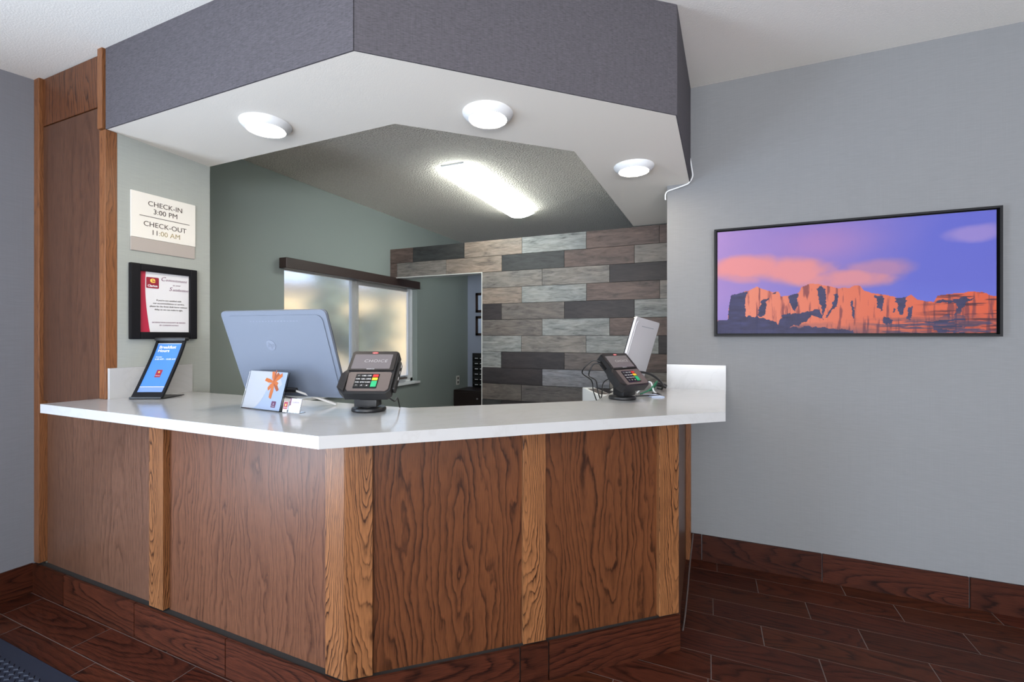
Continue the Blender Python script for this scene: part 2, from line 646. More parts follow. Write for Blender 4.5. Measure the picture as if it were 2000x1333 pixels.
# floor: grout bed with wood-look planks set into it
b = MB()
b.box(-3.6, 4.6, -4.6, 6.0, -0.12, -0.0007)
floor = b.build('floor', M['grout'])
tag(floor, 'dark red-brown wood-look plank tile floor with pale grey grout', 'floor', kind='structure')
PITCH, LEN = 0.1565, 0.633
pb = MB()
pb.box(-LEN / 2 + 0.002, LEN / 2 - 0.002, -PITCH / 2 + 0.0017, PITCH / 2 - 0.0017, -0.012, 0.0)
plank_mesh = None
starts = {-1: 0.05, 0: 0.252, 1: 0.468, 2: 0.024, 3: 0.234, 4: 0.441, 5: 0.012, 11: -3.258, 12: -3.043}


def in_desk(x, y):
    return y > 1.36 and x < -0.45 and (y - 1.264) - (x + 1.2) * 0.838 > 0.5 or (y > 1.36 and x < -1.75)


rp = random.Random(11)
for k in range(-1, 22):
    yc = 2.964 - k * PITCH - PITCH / 2
    x0 = starts.get(k, rp.uniform(0, LEN))
    i0 = math.floor((-3.6 - x0) / LEN)
    for i in range(i0, 14):
        xc = x0 + (i + 0.5) * LEN
        if xc < -3.75 or xc > 2.9 or in_desk(xc, yc):
            continue
        # keep the planks around the desk that the room shows
        if k > 12 and xc > 1.6:
            continue
        if plank_mesh is None:
            o = pb.build('plank', M['plank'], floor)
            plank_mesh = o.data
        else:
            o = bpy.data.objects.new('plank', plank_mesh)
            link(o, floor)
        o.location = (xc, yc, 0)
        v = rp.uniform(0.72, 1.12)
        o.color = (v * rp.uniform(0.97, 1.06), v * rp.uniform(0.93, 1.03), v * rp.uniform(0.9, 1.08), 1)

# ceilings
b = MB()
b.prism([(-3.6, -4.7), (4.7, -4.7), (4.7, 3.3), (-3.6, 3.3)], ceil_z, lambda x, y: ceil_z(x, y) + 0.06)
tag(b.build('ceiling', M['ceiling']), 'white textured lobby ceiling', 'ceiling', kind='structure')
b = MB()
b.prism([(-3.3, 1.6), (-1.3, 1.6), (-0.5, 2.3), (-0.36, 3.3), (-0.36, 4.1), (0.1, 4.1), (0.1, 5.9), (-3.3, 5.9)], ZC, ZC + 0.05)
tag(b.build('ceiling', M['popcorn']), 'rough popcorn ceiling above the office behind the desk', 'ceiling', kind='structure')

# dropped soffit with woven fascia
OUT = [(XS, YW), (-1.155, YW), (-0.133, 2.168), (-0.107, YR)]
INN = [(-0.242, YR), (-0.242, 4.0), (-0.586, 4.0), (-0.654, 2.361), (-1.356, 1.751), (XS, 1.762)]
b = MB()
b.prism(OUT + INN, soffit_z, lambda x, y: ceil_z(x, y) + 0.02 if y < 3.2 else 2.73)
soffit = tag(b.build('ceiling_soffit', M['soffit']), 'white angled soffit with three downlights above the reception desk', 'soffit', kind='structure')
for (x0, y0), (x1, y1) in zip(OUT[:-1], OUT[1:]):
    d = Vector((x1 - x0, y1 - y0)).normalized()
    n = Vector((d.y, -d.x)) * 0.006
    b = MB()
    b.prism([(x0, y0), (x0 + n.x, y0 + n.y), (x1 + n.x, y1 + n.y), (x1, y1)], soffit_z, ceil_z)
    o = b.build('fascia_panel', M['fascia'], soffit)

# walls
b = MB()
b.box(XL - 0.15, XL, -0.2, 1.32, 0, 3.0)
b.box(XL - 0.15, XL, -2.2, -0.2, 2.15, 3.0)
b.box(XL - 0.15, XL, -4.6, -2.2, 0, 3.0)
tag(b.build('wall_left', M['wall_blue']), 'blue-grey woven wall at the left edge', 'wall', kind='structure')
b = MB()
b.box(XL, XS, 1.306, 1.765, 0, 2.98)
tag(b.build('wall_sign', M['wall_sign']), 'grey wall end that carries the two notices', 'wall', kind='structure')
b = MB()
b.box(-0.242, 4.6, YR, YR + 0.2, 0, 3.1)
b.box(-0.242, -0.12, YR + 0.2, 4.1, 0, 2.72)
tag(b.build('wall_right', M['wall']), 'wide grey woven wall with the landscape picture', 'wall', kind='structure')
b = MB()
wy0, wy1, wz0, wz1 = 2.66, 4.5, 0.87, 1.99
b.box(XW - 0.14, XW, 1.5, wy0, 0, 2.8)
b.box(XW - 0.14, XW, wy1, 5.9, 0, 2.8)
b.box(XW - 0.14, XW, wy0, wy1, 0, wz0)
b.box(XW - 0.14, XW, wy0, wy1, wz1, 2.8)
tag(b.build('wall_window', M['office_wall']), 'grey-green office wall with the shaded window', 'wall', kind='structure')
b = MB()
b.box(XW - 0.14, 0.3, YB, YB + 0.12, 0, 2.8)
tag(b.build('wall_back', plain('blue_grey_paint', (150, 158, 176), 0.8, bump=0.05)), 'pale blue-grey back wall beyond the doorway', 'wall', kind='structure')
b = MB()
b.box(0.05, 0.17, 4.05, YB, 0, 2.8)
tag(b.build('wall_store', M['office_wall']), 'side wall of the back room', 'wall', kind='structure')
b = MB()
b.box(4.5, 4.62, -4.6, 3.3, 0, 3.1)
tag(b.build('wall_far_right', M['wall']), 'grey wall closing the lobby on the right', 'wall', kind='structure')
b = MB()
b.box(-3.6, -2.6, -4.62, -4.5, 0, 2.5)
b.box(3.8, 4.62, -4.62, -4.5, 0, 2.5)
b.box(-2.6, 3.8, -4.62, -4.5, 0, 0.35)
b.box(-2.6, 3.8, -4.62, -4.5, 2.25, 2.5)
tag(b.build('wall_front', M['wall']), 'lobby wall with wide windows behind the viewpoint', 'wall', kind='structure')

# tiled partition with doorway
b = MB()
b.box(-2.045, -0.2, YT + 0.01, YT + 0.12, 0, 2.33)
b.box(XW, -2.045, YT + 0.01, YT + 0.12, 2.032, 2.33)
tiled = tag(b.build('wall_tiled', M['dark_joint']), 'partition clad in staggered grey wood-look tiles', 'wall', kind='structure')
LI, LG, BG, BR_, DG, DB = (176, 180, 178), (160, 154, 147), (176, 160, 146), (128, 108, 100), (72, 74, 74), (64, 56, 57)
ROWS = [
    [(-3.158, -2.862, BR_), (-2.862, -2.242, DG), (-2.242, -1.62, BG), (-1.62, -1.0, LI), (-1.0, -0.375, BR_), (-0.375, -0.235, BR_)],
    [(-3.158, -3.068, BR_), (-3.068, -2.454, LG), (-2.454, -1.83, BG), (-1.83, -1.204, DG), (-1.204, -0.58, BR_), (-0.58, -0.235, LG)],
    [(-2.045, -1.417, LG), (-1.417, -0.792, LG), (-0.792, -0.235, DB)],
    [(-2.045, -1.622, BG), (-1.622, -0.998, LI), (-0.998, -0.373, BR_), (-0.373, -0.235, LG)],
    [(-2.045, -1.834, DB), (-1.834, -1.204, (136, 128, 122)), (-1.204, -0.58, DB), (-0.58, -0.235, LI)],
    [(-2.045, -1.417, (138, 130, 124)), (-1.417, -0.792, LI), (-0.792, -0.235, BR_)],
    [(-2.045, -1.627, LI), (-1.627, -1.002, LG), (-1.002, -0.38, LI), (-0.38, -0.235, DB)],
    [(-2.045, -1.836, LI), (-1.836, -1.204, DB), (-1.204, -0.58, (126, 116, 112)), (-0.58, -0.235, BR_)],
    [(-2.045, -1.417, DB), (-1.417, -0.792, (164, 166, 174)), (-0.792, -0.235, LG)],
    [(-2.045, -1.627, (134, 126, 120)), (-1.627, -1.005, (130, 124, 122)), (-1.005, -0.38, DB), (-0.38, -0.235, LG)],
    [(-2.045, -1.835, DG), (-1.835, -1.204, DB), (-1.204, -0.58, LG), (-0.58, -0.235, BR_)],
    [(-2.045, -1.417, LG), (-1.417, -0.792, BR_), (-0.792, -0.235, LG)],
]
for r, row in enumerate(ROWS):
    z1 = 2.338 - r * 0.1555
    for x0, x1, c in row:
        b = MB()
        dy = rp.uniform(-0.0012, 0.0012)
        b.box(x0 + 0.0019, x1 - 0.0019, YT + dy, YT + 0.012, z1 - 0.1555 + 0.0019, z1 - 0.0019)
        o = b.build('tile', M['grey_tile'], tiled, origin=((x0 + x1) / 2, YT, z1 - 0.078))
        o.color = tuple(0.46 * v for v in s2l(c)) + (1,)
b = MB()
b.box(XW, -2.041, YT - 0.004, YT + 0.008, 2.022, 2.031)
b.box(-2.05, -2.041, YT - 0.004, YT + 0.008, 0, 2.022)
b.build('edge_trim', M['edge_metal'], tiled)
b = MB()
b.box(XW, -2.052, YT + 0.008, YT + 0.125, 2.024, 2.032)
b.box(-2.052, -2.045, YT + 0.008, YT + 0.125, 0, 2.024)
b.build('door_lining', M['edge_metal'], tiled)

# baseboards, built from tiles
bl = tag(empty('baseboard_left'), 'wood-look tile baseboard under the left wall', 'baseboard', kind='structure')
for y0, y1 in ((-0.2, 0.62), (0.62, 1.252)):
    b = MB()
    b.box(-0.31, 0.31, -0.005, 0.005, -0.079, 0.079)
    o = b.build('tile', M['plank'], bl)
    o.location = (XL + 0.005, (y0 + y1) / 2, 0.079)
    o.rotation_euler = (0, 0, math.pi / 2)
    o.scale = ((y1 - y0 - 0.003) / 0.62, 1, 1)
    o.color = (0.86, 0.82, 0.8, 1)
br = tag(empty('baseboard_right'), 'wood-look tile baseboard under the picture wall', 'baseboard', kind='structure')
for x0, x1, v in ((-0.1, -0.038, 0.62), (-0.034, 0.594, 0.62), (0.598, 1.23, 0.8), (1.236, 1.862, 0.68), (1.866, 2.5, 0.72), (2.504, 3.14, 0.75)):
    b = MB()
    b.box(x0, x1, YR - 0.013, YR, 0, 0.16)
    b.bevel(0.001, 1)
    o = b.build('tile', M['plank'], br, origin=((x0 + x1) / 2, YR, 0.08))
    o.color = (v, v * 0.97, v * 1.02, 1)

# wood panelling of the wall end above the counter
wp = tag(empty('wall_panelling'), 'brown oak panelling covering the wall end left of the notices', 'panelling', kind='structure')
zt = ceil_z(0, YW)


def board(name, mat, x0, x1, y0, y1, z0, z1, parent, bev=0.0015):
    b = MB()
    b.box(x0, x1, y0, y1, z0, z1)
    if bev:
        b.bevel(bev, 1)
    return b.build(name, mat, parent, origin=((x0 + x1) / 2, y0, z0))


board('panel', M['oak_panel_plain'], -3.348, -2.762, 1.276, 1.306, 1.047, 2.545, wp)
board('panel', M['oak_panel'], -3.348, -2.762, 1.273, 1.306, 2.549, zt - 0.004, wp)
board('corner_trim', M['oak_trim'], XL, -3.348, 1.258, 1.306, 0.16, zt + 0.002, wp)
board('corner_trim', M['oak_trim'], -2.756, XS, 1.256, 1.306, 1.0908, 2.413, wp)
board('corner_trim', M['oak_trim'], -2.752, -2.712, 1.246, 1.30, 2.416, zt + 0.006, wp)

# ------------------------------------------------------------------ reception desk
desk = thing('reception_desk', 'angled brown oak reception desk with light stiles and a tiled plinth', 'desk', (-1.2, 1.3, 0))


def at_desk(o):
    o.matrix_parent_inverse = Matrix.Translation((1.2, -1.3, 0))
    return o


b = MB()
b.prism([(XS + 0.004, 1.30), (-1.215, 1.30), (-0.14, 2.20), (-0.13, 3.08), (-0.50, 3.08), (-0.50, 2.27), (-1.215, 1.65), (XS + 0.004, 1.65)], 0.005, 1.015)
at_desk(b.build('carcass', M['cabinet'], desk))
for x0, x1, mk in ((-3.345, -2.35, 'oak_panel_plain_sheen'), (-2.262, -1.28, 'oak_panel_sheen')):
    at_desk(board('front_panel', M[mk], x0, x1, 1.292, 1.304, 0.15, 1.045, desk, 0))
at_desk(board('stile', M['oak_stile'], -2.365, -2.261, YW, 1.304, 0.158, 1.047, desk))
at_desk(board('stile', M['oak_stile'], -1.292, -1.201, YW, 1.304, 0.158, 1.047, desk))
for x0, x1, v in ((-3.392, -3.08, 0.8), (-3.075, -2.456, 1.05), (-2.451, -1.822, 1.08), (-1.817, -1.198, 1.05)):
    b = MB()
    b.box(x0, x1, 1.25, 1.262, 0, 0.155)
    o = at_desk(b.build('plinth_tile', M['plank'], desk, origin=((x0 + x1) / 2, 1.25, 0.078)))
    o.color = (v, v, v, 1)
b = MB()
b.box(-3.345, -1.21, 1.261, 1.30, 0.02, 0.151)
at_desk(b.build('grout_bed', M['dark_joint'], desk))

DA = Vector((-1.201, YW, 0))
DD = Vector((0.76642, 0.64234, 0))
DM = frame_matrix(DA, DD, (-DD.y, DD.x, 0))       # local x along the slanting front, y into the desk


def slant(name, mat, s0, s1, t0, t1, z0, z1, bev=0.0015, color=None):
    b = MB()
    b.box(s0 - (s0 + s1) / 2, s1 - (s0 + s1) / 2, 0, t1 - t0, 0, z1 - z0)
    if bev:
        b.bevel(bev, 1)
    o = b.build(name, mat, desk)
    o.matrix_parent_inverse = Matrix.Translation((1.2, -1.3, 0))
    o.matrix_basis = DM @ Matrix.Translation(((s0 + s1) / 2, t0, z0))
    if color:
        o.color = (color, color, color, 1)
    return o


slant('front_panel', M['oak_panel'], 0.09, 0.69, 0.022, 0.034, 0.15, 1.036, 0)
slant('front_panel', M['oak_panel'], 0.765, 1.33, 0.022, 0.034, 0.15, 1.034, 0)
slant('stile', M['oak_stile'], 0.001, 0.098, 0.0, 0.034, 0.158, 1.044)
slant('stile', M['oak_stile'], 0.677, 0.774, 0.0, 0.034, 0.158, 1.036)
slant('stile', M['oak_stile'], 1.31, 1.411, 0.0, 0.034, 0.158, 1.034)
for s0, s1, v in ((0.008, 0.657, 0.95), (0.663, 0.779, 0.78), (0.785, 1.409, 0.92)):
    b = MB()
    b.box(-(s1 - s0) / 2, (s1 - s0) / 2, 0, 0.012, -0.077, 0.078)
    o = b.build('plinth_tile', M['plank'], desk)
    o.matrix_parent_inverse = Matrix.Translation((1.2, -1.3, 0))
    o.matrix_basis = DM @ Matrix.Translation(((s0 + s1) / 2, -0.012, 0.077))
    o.color = (v, v, v, 1)
slant('grout_bed', M['dark_joint'], 0.02, 1.40, -0.001, 0.03, 0.02, 0.151, 0)
# return side against the picture wall
b = MB()
b.box(-0.14, -0.128, 2.20, 3.05, 0.0, 1.03)
at_desk(b.build('side_panel', M['oak_panel_plain'], desk, origin=(-0.134, 2.6, 0)))
at_desk(board('corner_trim', M['oak_trim'], -0.128, -0.098, 3.05, 3.083, 0.0, 1.025, desk))

# ------------------------------------------------------------------ countertop
CT = [(-2.772, 1.046), (-1.095, 1.046), (0.068, 2.124), (0.1, 3.083), (-0.244, 3.083), (-0.244, 3.47), (-0.512, 3.47), (-0.512, 2.26),
      (-1.20, 1.655), (XS + 0.002, 1.655), (XS + 0.002, 1.273), (-2.772, 1.273)]
b = MB()
b.prism(CT, lambda x, y: counter_z(x, y) - 0.04, counter_z)
b.bevel(0.002, 2)
counter = tag(b.build('countertop', M['quartz'], origin=(-1.2, 1.6, 1.085)), 'glossy white quartz counter slab topping the reception desk', 'countertop')


def on_counter(o):
    o.matrix_parent_inverse = Matrix.Translation((1.2, -1.6, -1.085))
    return o


b = MB()
b.prism([(XS, 1.266), (XS + 0.018, 1.266), (XS + 0.018, 1.655), (XS, 1.655)], counter_z, lambda x, y: 1.242)
b.bevel(0.0015, 1)
on_counter(b.build('backsplash', M['quartz'], counter))
b = MB()
b.prism([(-0.242, YR - 0.018), (0.1, YR - 0.018), (0.1, YR - 0.001), (-0.242, YR - 0.001)], counter_z, lambda x, y: 1.22)
b.bevel(0.0015, 1)
on_counter(b.build('backsplash', M['quartz'], counter))

# ------------------------------------------------------------------ lights in the ceiling
for i, (x, y, lab) in enumerate(((-1.928, 1.524, 'lit round downlight over the left counter nearest the check-in sign'),
                                 (-0.907, 1.833, 'lit round downlight over the middle of the angled counter'),
                                 (-0.393, 2.689, 'lit round downlight nearest the picture wall'))):
    z = soffit_z(x, y)
    t = thing('downlight', lab, 'light', (x, y, z), 0, 'round downlights in the white soffit')
    b = MB()
    b.lathe([(0.082, -0.028), (0.086, -0.03), (0.09, -0.028), (0.112, -0.006), (0.114, 0.002), (0.05, 0.002)], 48, cap=False)
    b.build('trim_ring', M['white_plastic'], t, smooth=40)
    b = MB()
    b.lathe([(0.0823, -0.024), (0.0823, -0.027), (0.06, -0.03), (0.02, -0.031)], 48)
    b.build('lens', M['lens'], t, smooth=60)

t = thing('ceiling_light', 'long lit wraparound ceiling light over the office', 'light', (-1.78, 3.72, ZC))
b = MB()
b.box(-0.1, 0.1, -0.735, 0.715, -0.012, 0.0)
b.build('housing', M['white_plastic'], t)
b = MB()
prof = [(-0.096, -0.010), (-0.122, -0.030), (-0.128, -0.048), (-0.10, -0.066), (-0.05, -0.078), (0.0, -0.082), (0.05, -0.078), (0.10, -0.066), (0.128, -0.048), (0.122, -0.030), (0.096, -0.010)]
ny = 25
rows = []
for j in range(ny):
    y = -0.72 + 1.42 * j / (ny - 1)
    e = min(1.0, min(y + 0.72, 0.70 - y) / 0.05 + 0.25)
    rows.append([b.bm.verts.new((px, y, -0.012 + (pz + 0.012) * min(1, e ** 0.5))) for px, pz in prof])
for j in range(ny - 1):
    for i in range(len(prof) - 1):
        b.bm.faces.new((rows[j][i], rows[j][i + 1], rows[j + 1][i + 1], rows[j + 1][i]))
b.bm.faces.new(rows[0])
b.bm.faces.new(list(reversed(rows[-1])))
b.build('diffuser', M['diffuser'], t, smooth=50)

# ------------------------------------------------------------------ office window
win = tag(empty('window_1', (XW, 3.6, 0.87)), 'office window with a pale screen shade half hiding sunlit trees', 'window', kind='structure')


def at_win(o):
    o.matrix_parent_inverse = Matrix.Translation((-XW, -3.6, -0.87))
    return o


b = MB()
fx0, fx1 = XW - 0.11, XW - 0.07
b.box(fx0, fx1, wy0, wy0 + 0.04, wz0, wz1)
b.box(fx0, fx1, wy1 - 0.04, wy1, wz0, wz1)
b.box(fx0, fx1, wy0, wy1, wz0, wz0 + 0.04)
b.box(fx0, fx1, wy0, wy1, wz1 - 0.04, wz1)
b.box(fx0, fx1, 3.50, 3.55, wz0, wz1)
at_win(b.build('window_frame', M['white_plastic'], win))
b = MB()
for y0, y1 in ((3.55, 3.58), (4.40, 4.45)):
    b.box(fx1 - 0.02, fx1 + 0.012, y0, y1, wz0 + 0.04, wz1 - 0.04)
for z0, z1 in ((wz0 + 0.04, wz0 + 0.075), (wz1 - 0.075, wz1 - 0.04)):
    b.box(fx1 - 0.02, fx1 + 0.012, 3.58, 4.40, z0, z1)
at_win(b.build('sliding_sash', M['white_plastic'], win))
b = MB()
b.box(XW - 0.094, XW - 0.088, wy0 + 0.04, 3.50, wz0 + 0.04, wz1 - 0.04)
at_win(b.build('pane', M['window_glass'], win))
b = MB()
b.box(XW - 0.083, XW - 0.077, 3.58, 4.40, wz0 + 0.075, wz1 - 0.075)
at_win(b.build('pane', M['window_glass'], win))
b = MB()
b.box(XW - 0.07, XW + 0.03, wy0 - 0.02, wy1 + 0.02, wz0 - 0.02, wz0 + 0.002)
at_win(b.build('window_sill', M['white_plastic'], win))
bl_ = thing('roller_shade', 'pale see-through roller shade under a dark bronze valance on the office window', 'shade', (XW, 3.6, 2.0))
INV = Matrix.Translation((-XW, -3.6, -2.0))
b = MB()
b.box(XW + 0.002, XW + 0.085, 2.61, 4.44, 1.945, 2.029)
b.bevel(0.003, 1)
b.build('valance', M['valance'], bl_).matrix_parent_inverse = INV
b = MB()
b.box(XW - 0.036, XW - 0.030, 2.67, 4.34, 0.93, 1.985)
b.build('shade_cloth', M['shade'], bl_).matrix_parent_inverse = INV
b = MB()
b.box(XW - 0.042, XW - 0.024, 2.67, 4.34, 0.912, 0.93)
b.build('hem_bar', M['grout'], bl_).matrix_parent_inverse = INV
b = MB()
b.tube([(XW - 0.02, 4.40, 1.97), (XW - 0.02, 4.402, 1.5), (XW - 0.02, 4.398, 1.1), (XW - 0.02, 4.40, 0.98)], 0.003, 6)
b.build('bead_chain', M['white_plastic'], bl_).matrix_parent_inverse = INV

# beyond the window
b = MB()
b.box(-60, -3.8, -30, 60, -0.3, -0.15)
tag(b.build('ground', M['asphalt']), 'pale pavement outside the office window', 'ground', kind='structure')


def tree(x, y, h, r, seed, lab):
    t = thing('tree', lab, 'tree', (x, y, -0.15), 0, 'trees outside the office window')
    b = MB()
    b.tube([(0, 0, 0), (0.05, 0.02, h * 0.3), (0.0, 0.05, h * 0.75)], 0.12, 8)
    b.build('trunk', M['bark'], t, smooth=60)
    b = MB()
    rr = random.Random(seed)
    for k in range(46):
        f = rr.random()
        z = h * (0.25 + 0.75 * f)
        rad = r * (1.05 - 0.8 * f)
        a = rr.uniform(0, 6.283)
        q = rad * math.sqrt(rr.random())
        mt = Matrix.Translation((q * math.cos(a), q * math.sin(a), z)) @ Matrix.Diagonal((rr.uniform(0.2, 0.4) * r, rr.uniform(0.2, 0.4) * r, rr.uniform(0.15, 0.3) * r, 1))
        bmesh.ops.create_icosphere(b.bm, subdivisions=2, radius=1.0, matrix=mt)
    for v in b.bm.verts:
        v.co += Vector((rr.uniform(-1, 1), rr.uniform(-1, 1), rr.uniform(-1, 1))) * 0.05 * r
    o = b.build('foliage', M['leaves'], t)
    o['kind'] = 'stuff'


tree(-9.6, 9.6, 3.5, 0.8, 3, 'blurred conical tree seen through the left window pane')
tree(-9.6, 11.8, 4.0, 0.65, 5, 'blurred taller tree seen through the right window pane')
t = thing('building', 'sunlit tan building seen blurred through the window shade', 'building', (-19, 21, -0.15), math.radians(45))
b = MB()
b.box(-12, 12, -0.0, 6, 0, 4.3)
b.build('facade', M['stucco'], t)
b = MB()
b.box(-12.3, 12.3, -0.4, 6.3, 4.3, 4.55)
b.build('roof', M['roofing'], t)
for k in range(5):
    b = MB()
    b.box(-9.0 + k * 4.2, -7.6 + k * 4.2, -0.06, 0.05, 1.3, 2.9)
    b.build('window', M['black_gloss'], t)

# ------------------------------------------------------------------ back room items
for k, (z0, z1, lab) in enumerate(((1.734, 2.01, 'upper dark framed certificate on the back wall through the doorway'),
                                   (1.407, 1.683, 'lower dark framed certificate on the back wall through the doorway'))):
    t = thing('picture_frame', lab, 'picture frame', (-2.84, YB, (z0 + z1) / 2), 0, 'framed certificates in the back room')
    hw, hh = 0.18, (z1 - z0) / 2
    b = MB()
    b.box(-hw, -hw + 0.035, -0.02, 0, -hh, hh)
    b.box(hw - 0.035, hw, -0.02, 0, -hh, hh)
    b.box(-hw, hw, -0.02, 0, hh - 0.035, hh)
    b.box(-hw, hw, -0.02, 0, -hh, -hh + 0.035)
    b.build('frame', M['brown_frame'], t)
    b = MB()
    b.box(-hw + 0.03, hw - 0.03, -0.012, -0.002, -hh + 0.03, hh - 0.03)
    b.build('certificate', M['pale_blue'], t)
t = thing('wall_file', 'black wall rack with rows of white labels beyond the doorway', 'rack', (-2.9, YB, 0.9))
b = MB()
b.box(-0.155, 0.155, -0.05, 0, -0.21, 0.26)
b.build('back_board', M['black_plastic'], t)
for k in range(6):
    z = 0.215 - k * 0.074
    b = MB()
    b.box(-0.14, 0.14, -0.062, -0.05, z - 0.062, z - 0.012)
    o = b.build('slot', M['black_gloss'], t)
    for j in range(3):
        b = MB()
        b.box(-0.11 + 0.08 * j, -0.06 + 0.08 * j, -0.0635, -0.062, z - 0.03, z - 0.021)
        b.build('slot_label', M['paper'], o)
t = thing('cabinet', 'dark espresso cabinet standing in the back room', 'cabinet', (-2.72, YB - 0.22, 0))
b = MB()
b.box(-0.42, 0.42, -0.2, 0.21, 0, 0.68)
b.bevel(0.004, 1)
b.build('body', M['cabinet'], t)
for sx in (-1, 1):
    b = MB()
    b.box(-0.2 + sx * 0.207, 0.2 + sx * 0.207, -0.215, -0.2, 0.05, 0.65)
    d = b.build('door', M['cabinet'], t)
    b = MB()
    b.lathe([(0.004, 0.0), (0.006, 0.012), (0.012, 0.018), (0.012, 0.024), (0.004, 0.028)], 16,
            m=Matrix.Translation((sx * 0.207 - sx * 0.16, -0.215, 0.58)) @ Matrix.Rotation(math.radians(90), 4, 'X'))
    b.build('knob', M['steel'], d, smooth=40)
t = thing('wall_outlet', 'small cream outlet plate low on the office window wall', 'outlet', (XW, 5.445, 0.795))
b = MB()
b.box(0, 0.006, -0.04, 0.04, -0.062, 0.062)
b.bevel(0.002, 1)
b.build('cover_plate', M['cream_sign'], t)
for s in (-1, 1):
    b = MB()
    b.box(0.006, 0.009, -0.017, 0.017, s * 0.028 - 0.016, s * 0.028 + 0.016)
    b.build('socket', M['grey_plastic'], t)

# ------------------------------------------------------------------ signs on the wall end
SM = frame_matrix((XS, 0, 0), (0, 1, 0), (0, 0, 1))      # local x = room Y, y = up, z = off the wall


def rect_on(b, x0, x1, y0, y1, z0, z1):
    b.box(x0, x1, y0, y1, z0, z1)


t = thing('check_in_sign', 'cream and taupe wall sign giving check-in and check-out times', 'sign', (XS, 1.518, 1.994))
SI = Matrix.Translation((-XS, -1.518, -1.994))


def wall_part(name, mat, x0, x1, y0, y1, z0, z1, parent, inv, bev=0.0):
    b = MB()
    b.box(x0, x1, y0, y1, z0, z1)
    if bev:
        b.bevel(bev, 1)
    o = b.build(name, mat, parent)
    o.matrix_parent_inverse = inv
    o.matrix_basis = SM
    return o


def wall_text(name, body, size, mat, x, y, z, parent, inv, **kw):
    o = text(name, body, size, mat, Matrix.Identity(4), parent, **kw)
    o.matrix_parent_inverse = inv
    o.matrix_basis = SM @ Matrix.Translation((x, y, z))
    return o


wall_part('face', M['cream_sign'], 1.36, 1.678, 1.911, 2.148, 0, 0.008, t, SI, 0.001)
wall_part('lower_band', M['taupe_sign'], 1.36, 1.676, 1.841, 1.9105, 0, 0.006, t, SI, 0.001)
wall_part('rule', M['ink'], 1.398, 1.645, 2.0265, 2.0295, 0.008, 0.009, t, SI)
wall_text('lettering', 'CHECK-IN', 0.037, M['ink'], 1.522, 2.086, 0.0085, t, SI)
wall_text('lettering', '3:00 PM', 0.037, M['ink'], 1.522, 2.047, 0.0085, t, SI)
wall_text('lettering', 'CHECK-OUT', 0.037, M['ink'], 1.522, 1.977, 0.0085, t, SI)
wall_text('lettering', '11', 0.037, M['ink'], 1.47, 1.936, 0.0085, t, SI)
o = wall_text('lettering', ':00 AM', 0.037, M['gold_ink'], 1.488, 1.936, 0.0085, t, SI, align='LEFT')
o['label'] = 'shiny brass letters'

t = thing('framed_notice', 'black framed guest satisfaction notice with a crimson edge, below the check-in sign', 'notice', (XS, 1.515, 1.58))
SI = Matrix.Translation((-XS, -1.515, -1.58))
b = MB()
x0, x1, y0, y1, w = 1.352, 1.68, 1.384, 1.776, 0.046
for q in ((x0, x0 + w, y0, y1), (x1 - w + 0.008, x1, y0, y1), (x0 + w, x1 - w + 0.008, y1 - w + 0.008, y1), (x0 + w, x1 - w + 0.008, y0, y0 + w - 0.008)):
    b.box(q[0], q[1], q[2], q[3], 0, 0.022)
b.bevel(0.005, 2)
o = b.build('frame', M['black_frame'], t)
o.matrix_parent_inverse = SI
o.matrix_basis = SM
pg = wall_part('page', M['paper'], 1.39, 1.655, 1.415, 1.747, 0.001, 0.006, t, SI)
pts_l = [(1.397, 1.417), (1.448, 1.417)] + [(1.448 - 0.026 * math.sin(math.pi * min(1.0, (k + 1) / 12 * 0.62 + 0.0)) + 0.004 * (k / 12), 1.417 + 0.327 * (k + 1) / 12) for k in range(12)] + [(1.397, 1.744)]
b = MB()
b.prism(pts_l, 0.006, 0.0066)
o = b.build('crimson_edge', M['crimson'], t)
o.matrix_parent_inverse = SI
o.matrix_basis = SM
b = MB()
b.prism(rounded(0.066, 0.064, 0.006, 4, 1.459, 1.682), 0.0066, 0.0072)
o = b.build('logo_border', M['paper'], t); o.matrix_parent_inverse = SI; o.matrix_basis = SM
b = MB()
b.prism(rounded(0.06, 0.058, 0.005, 4, 1.459, 1.682), 0.0072, 0.0078)
lg = b.build('logo', M['maroon'], t); lg.matrix_parent_inverse = SI; lg.matrix_basis = SM
wall_text('lettering', 'e', 0.045, M['yellow_print'], 1.459, 1.683, 0.0082, t, SI, bold=0.0008, sx=1.25)
wall_text('lettering', 'Clarion', 0.0155, M['paper'], 1.459, 1.661, 0.0082, t, SI, bold=0.0006)
wall_text('lettering', 'C', 0.032, M['violet_print'], 1.509, 1.697, 0.0066, t, SI, shear=0.3)
wall_text('lettering', 'ommitment', 0.021, M['violet_print'], 1.521, 1.697, 0.0066, t, SI, shear=0.35, space=1.12, align='LEFT')
wall_text('lettering', 'to your', 0.012, M['violet_print'], 1.578, 1.675, 0.0066, t, SI, shear=0.35, space=1.1)
wall_text('lettering', 'S', 0.03, M['violet_print'], 1.546, 1.647, 0.0066, t, SI, shear=0.3)
wall_text('lettering', 'atisfaction', 0.02, M['violet_print'], 1.556, 1.647, 0.0066, t, SI, shear=0.35, align='LEFT')
for k, s in enumerate(("If you're not satisfied with", 'our accommodations or service,', 'please let the front desk know without', 'delay so we can make it right.')):
    wall_text('lettering', s, 0.0122, M['ink'], 1.54, 1.588 - k * 0.0165, 0.0066, t, SI, space=0.98)
for k, s in enumerate(("SATISFACTION COULDN'T BE SERVED", 'BY CLARION HOTELS')):
    wall_text('lettering', s, 0.0098, M['violet_print'], 1.54, 1.47 - k * 0.015, 0.0066, t, SI)

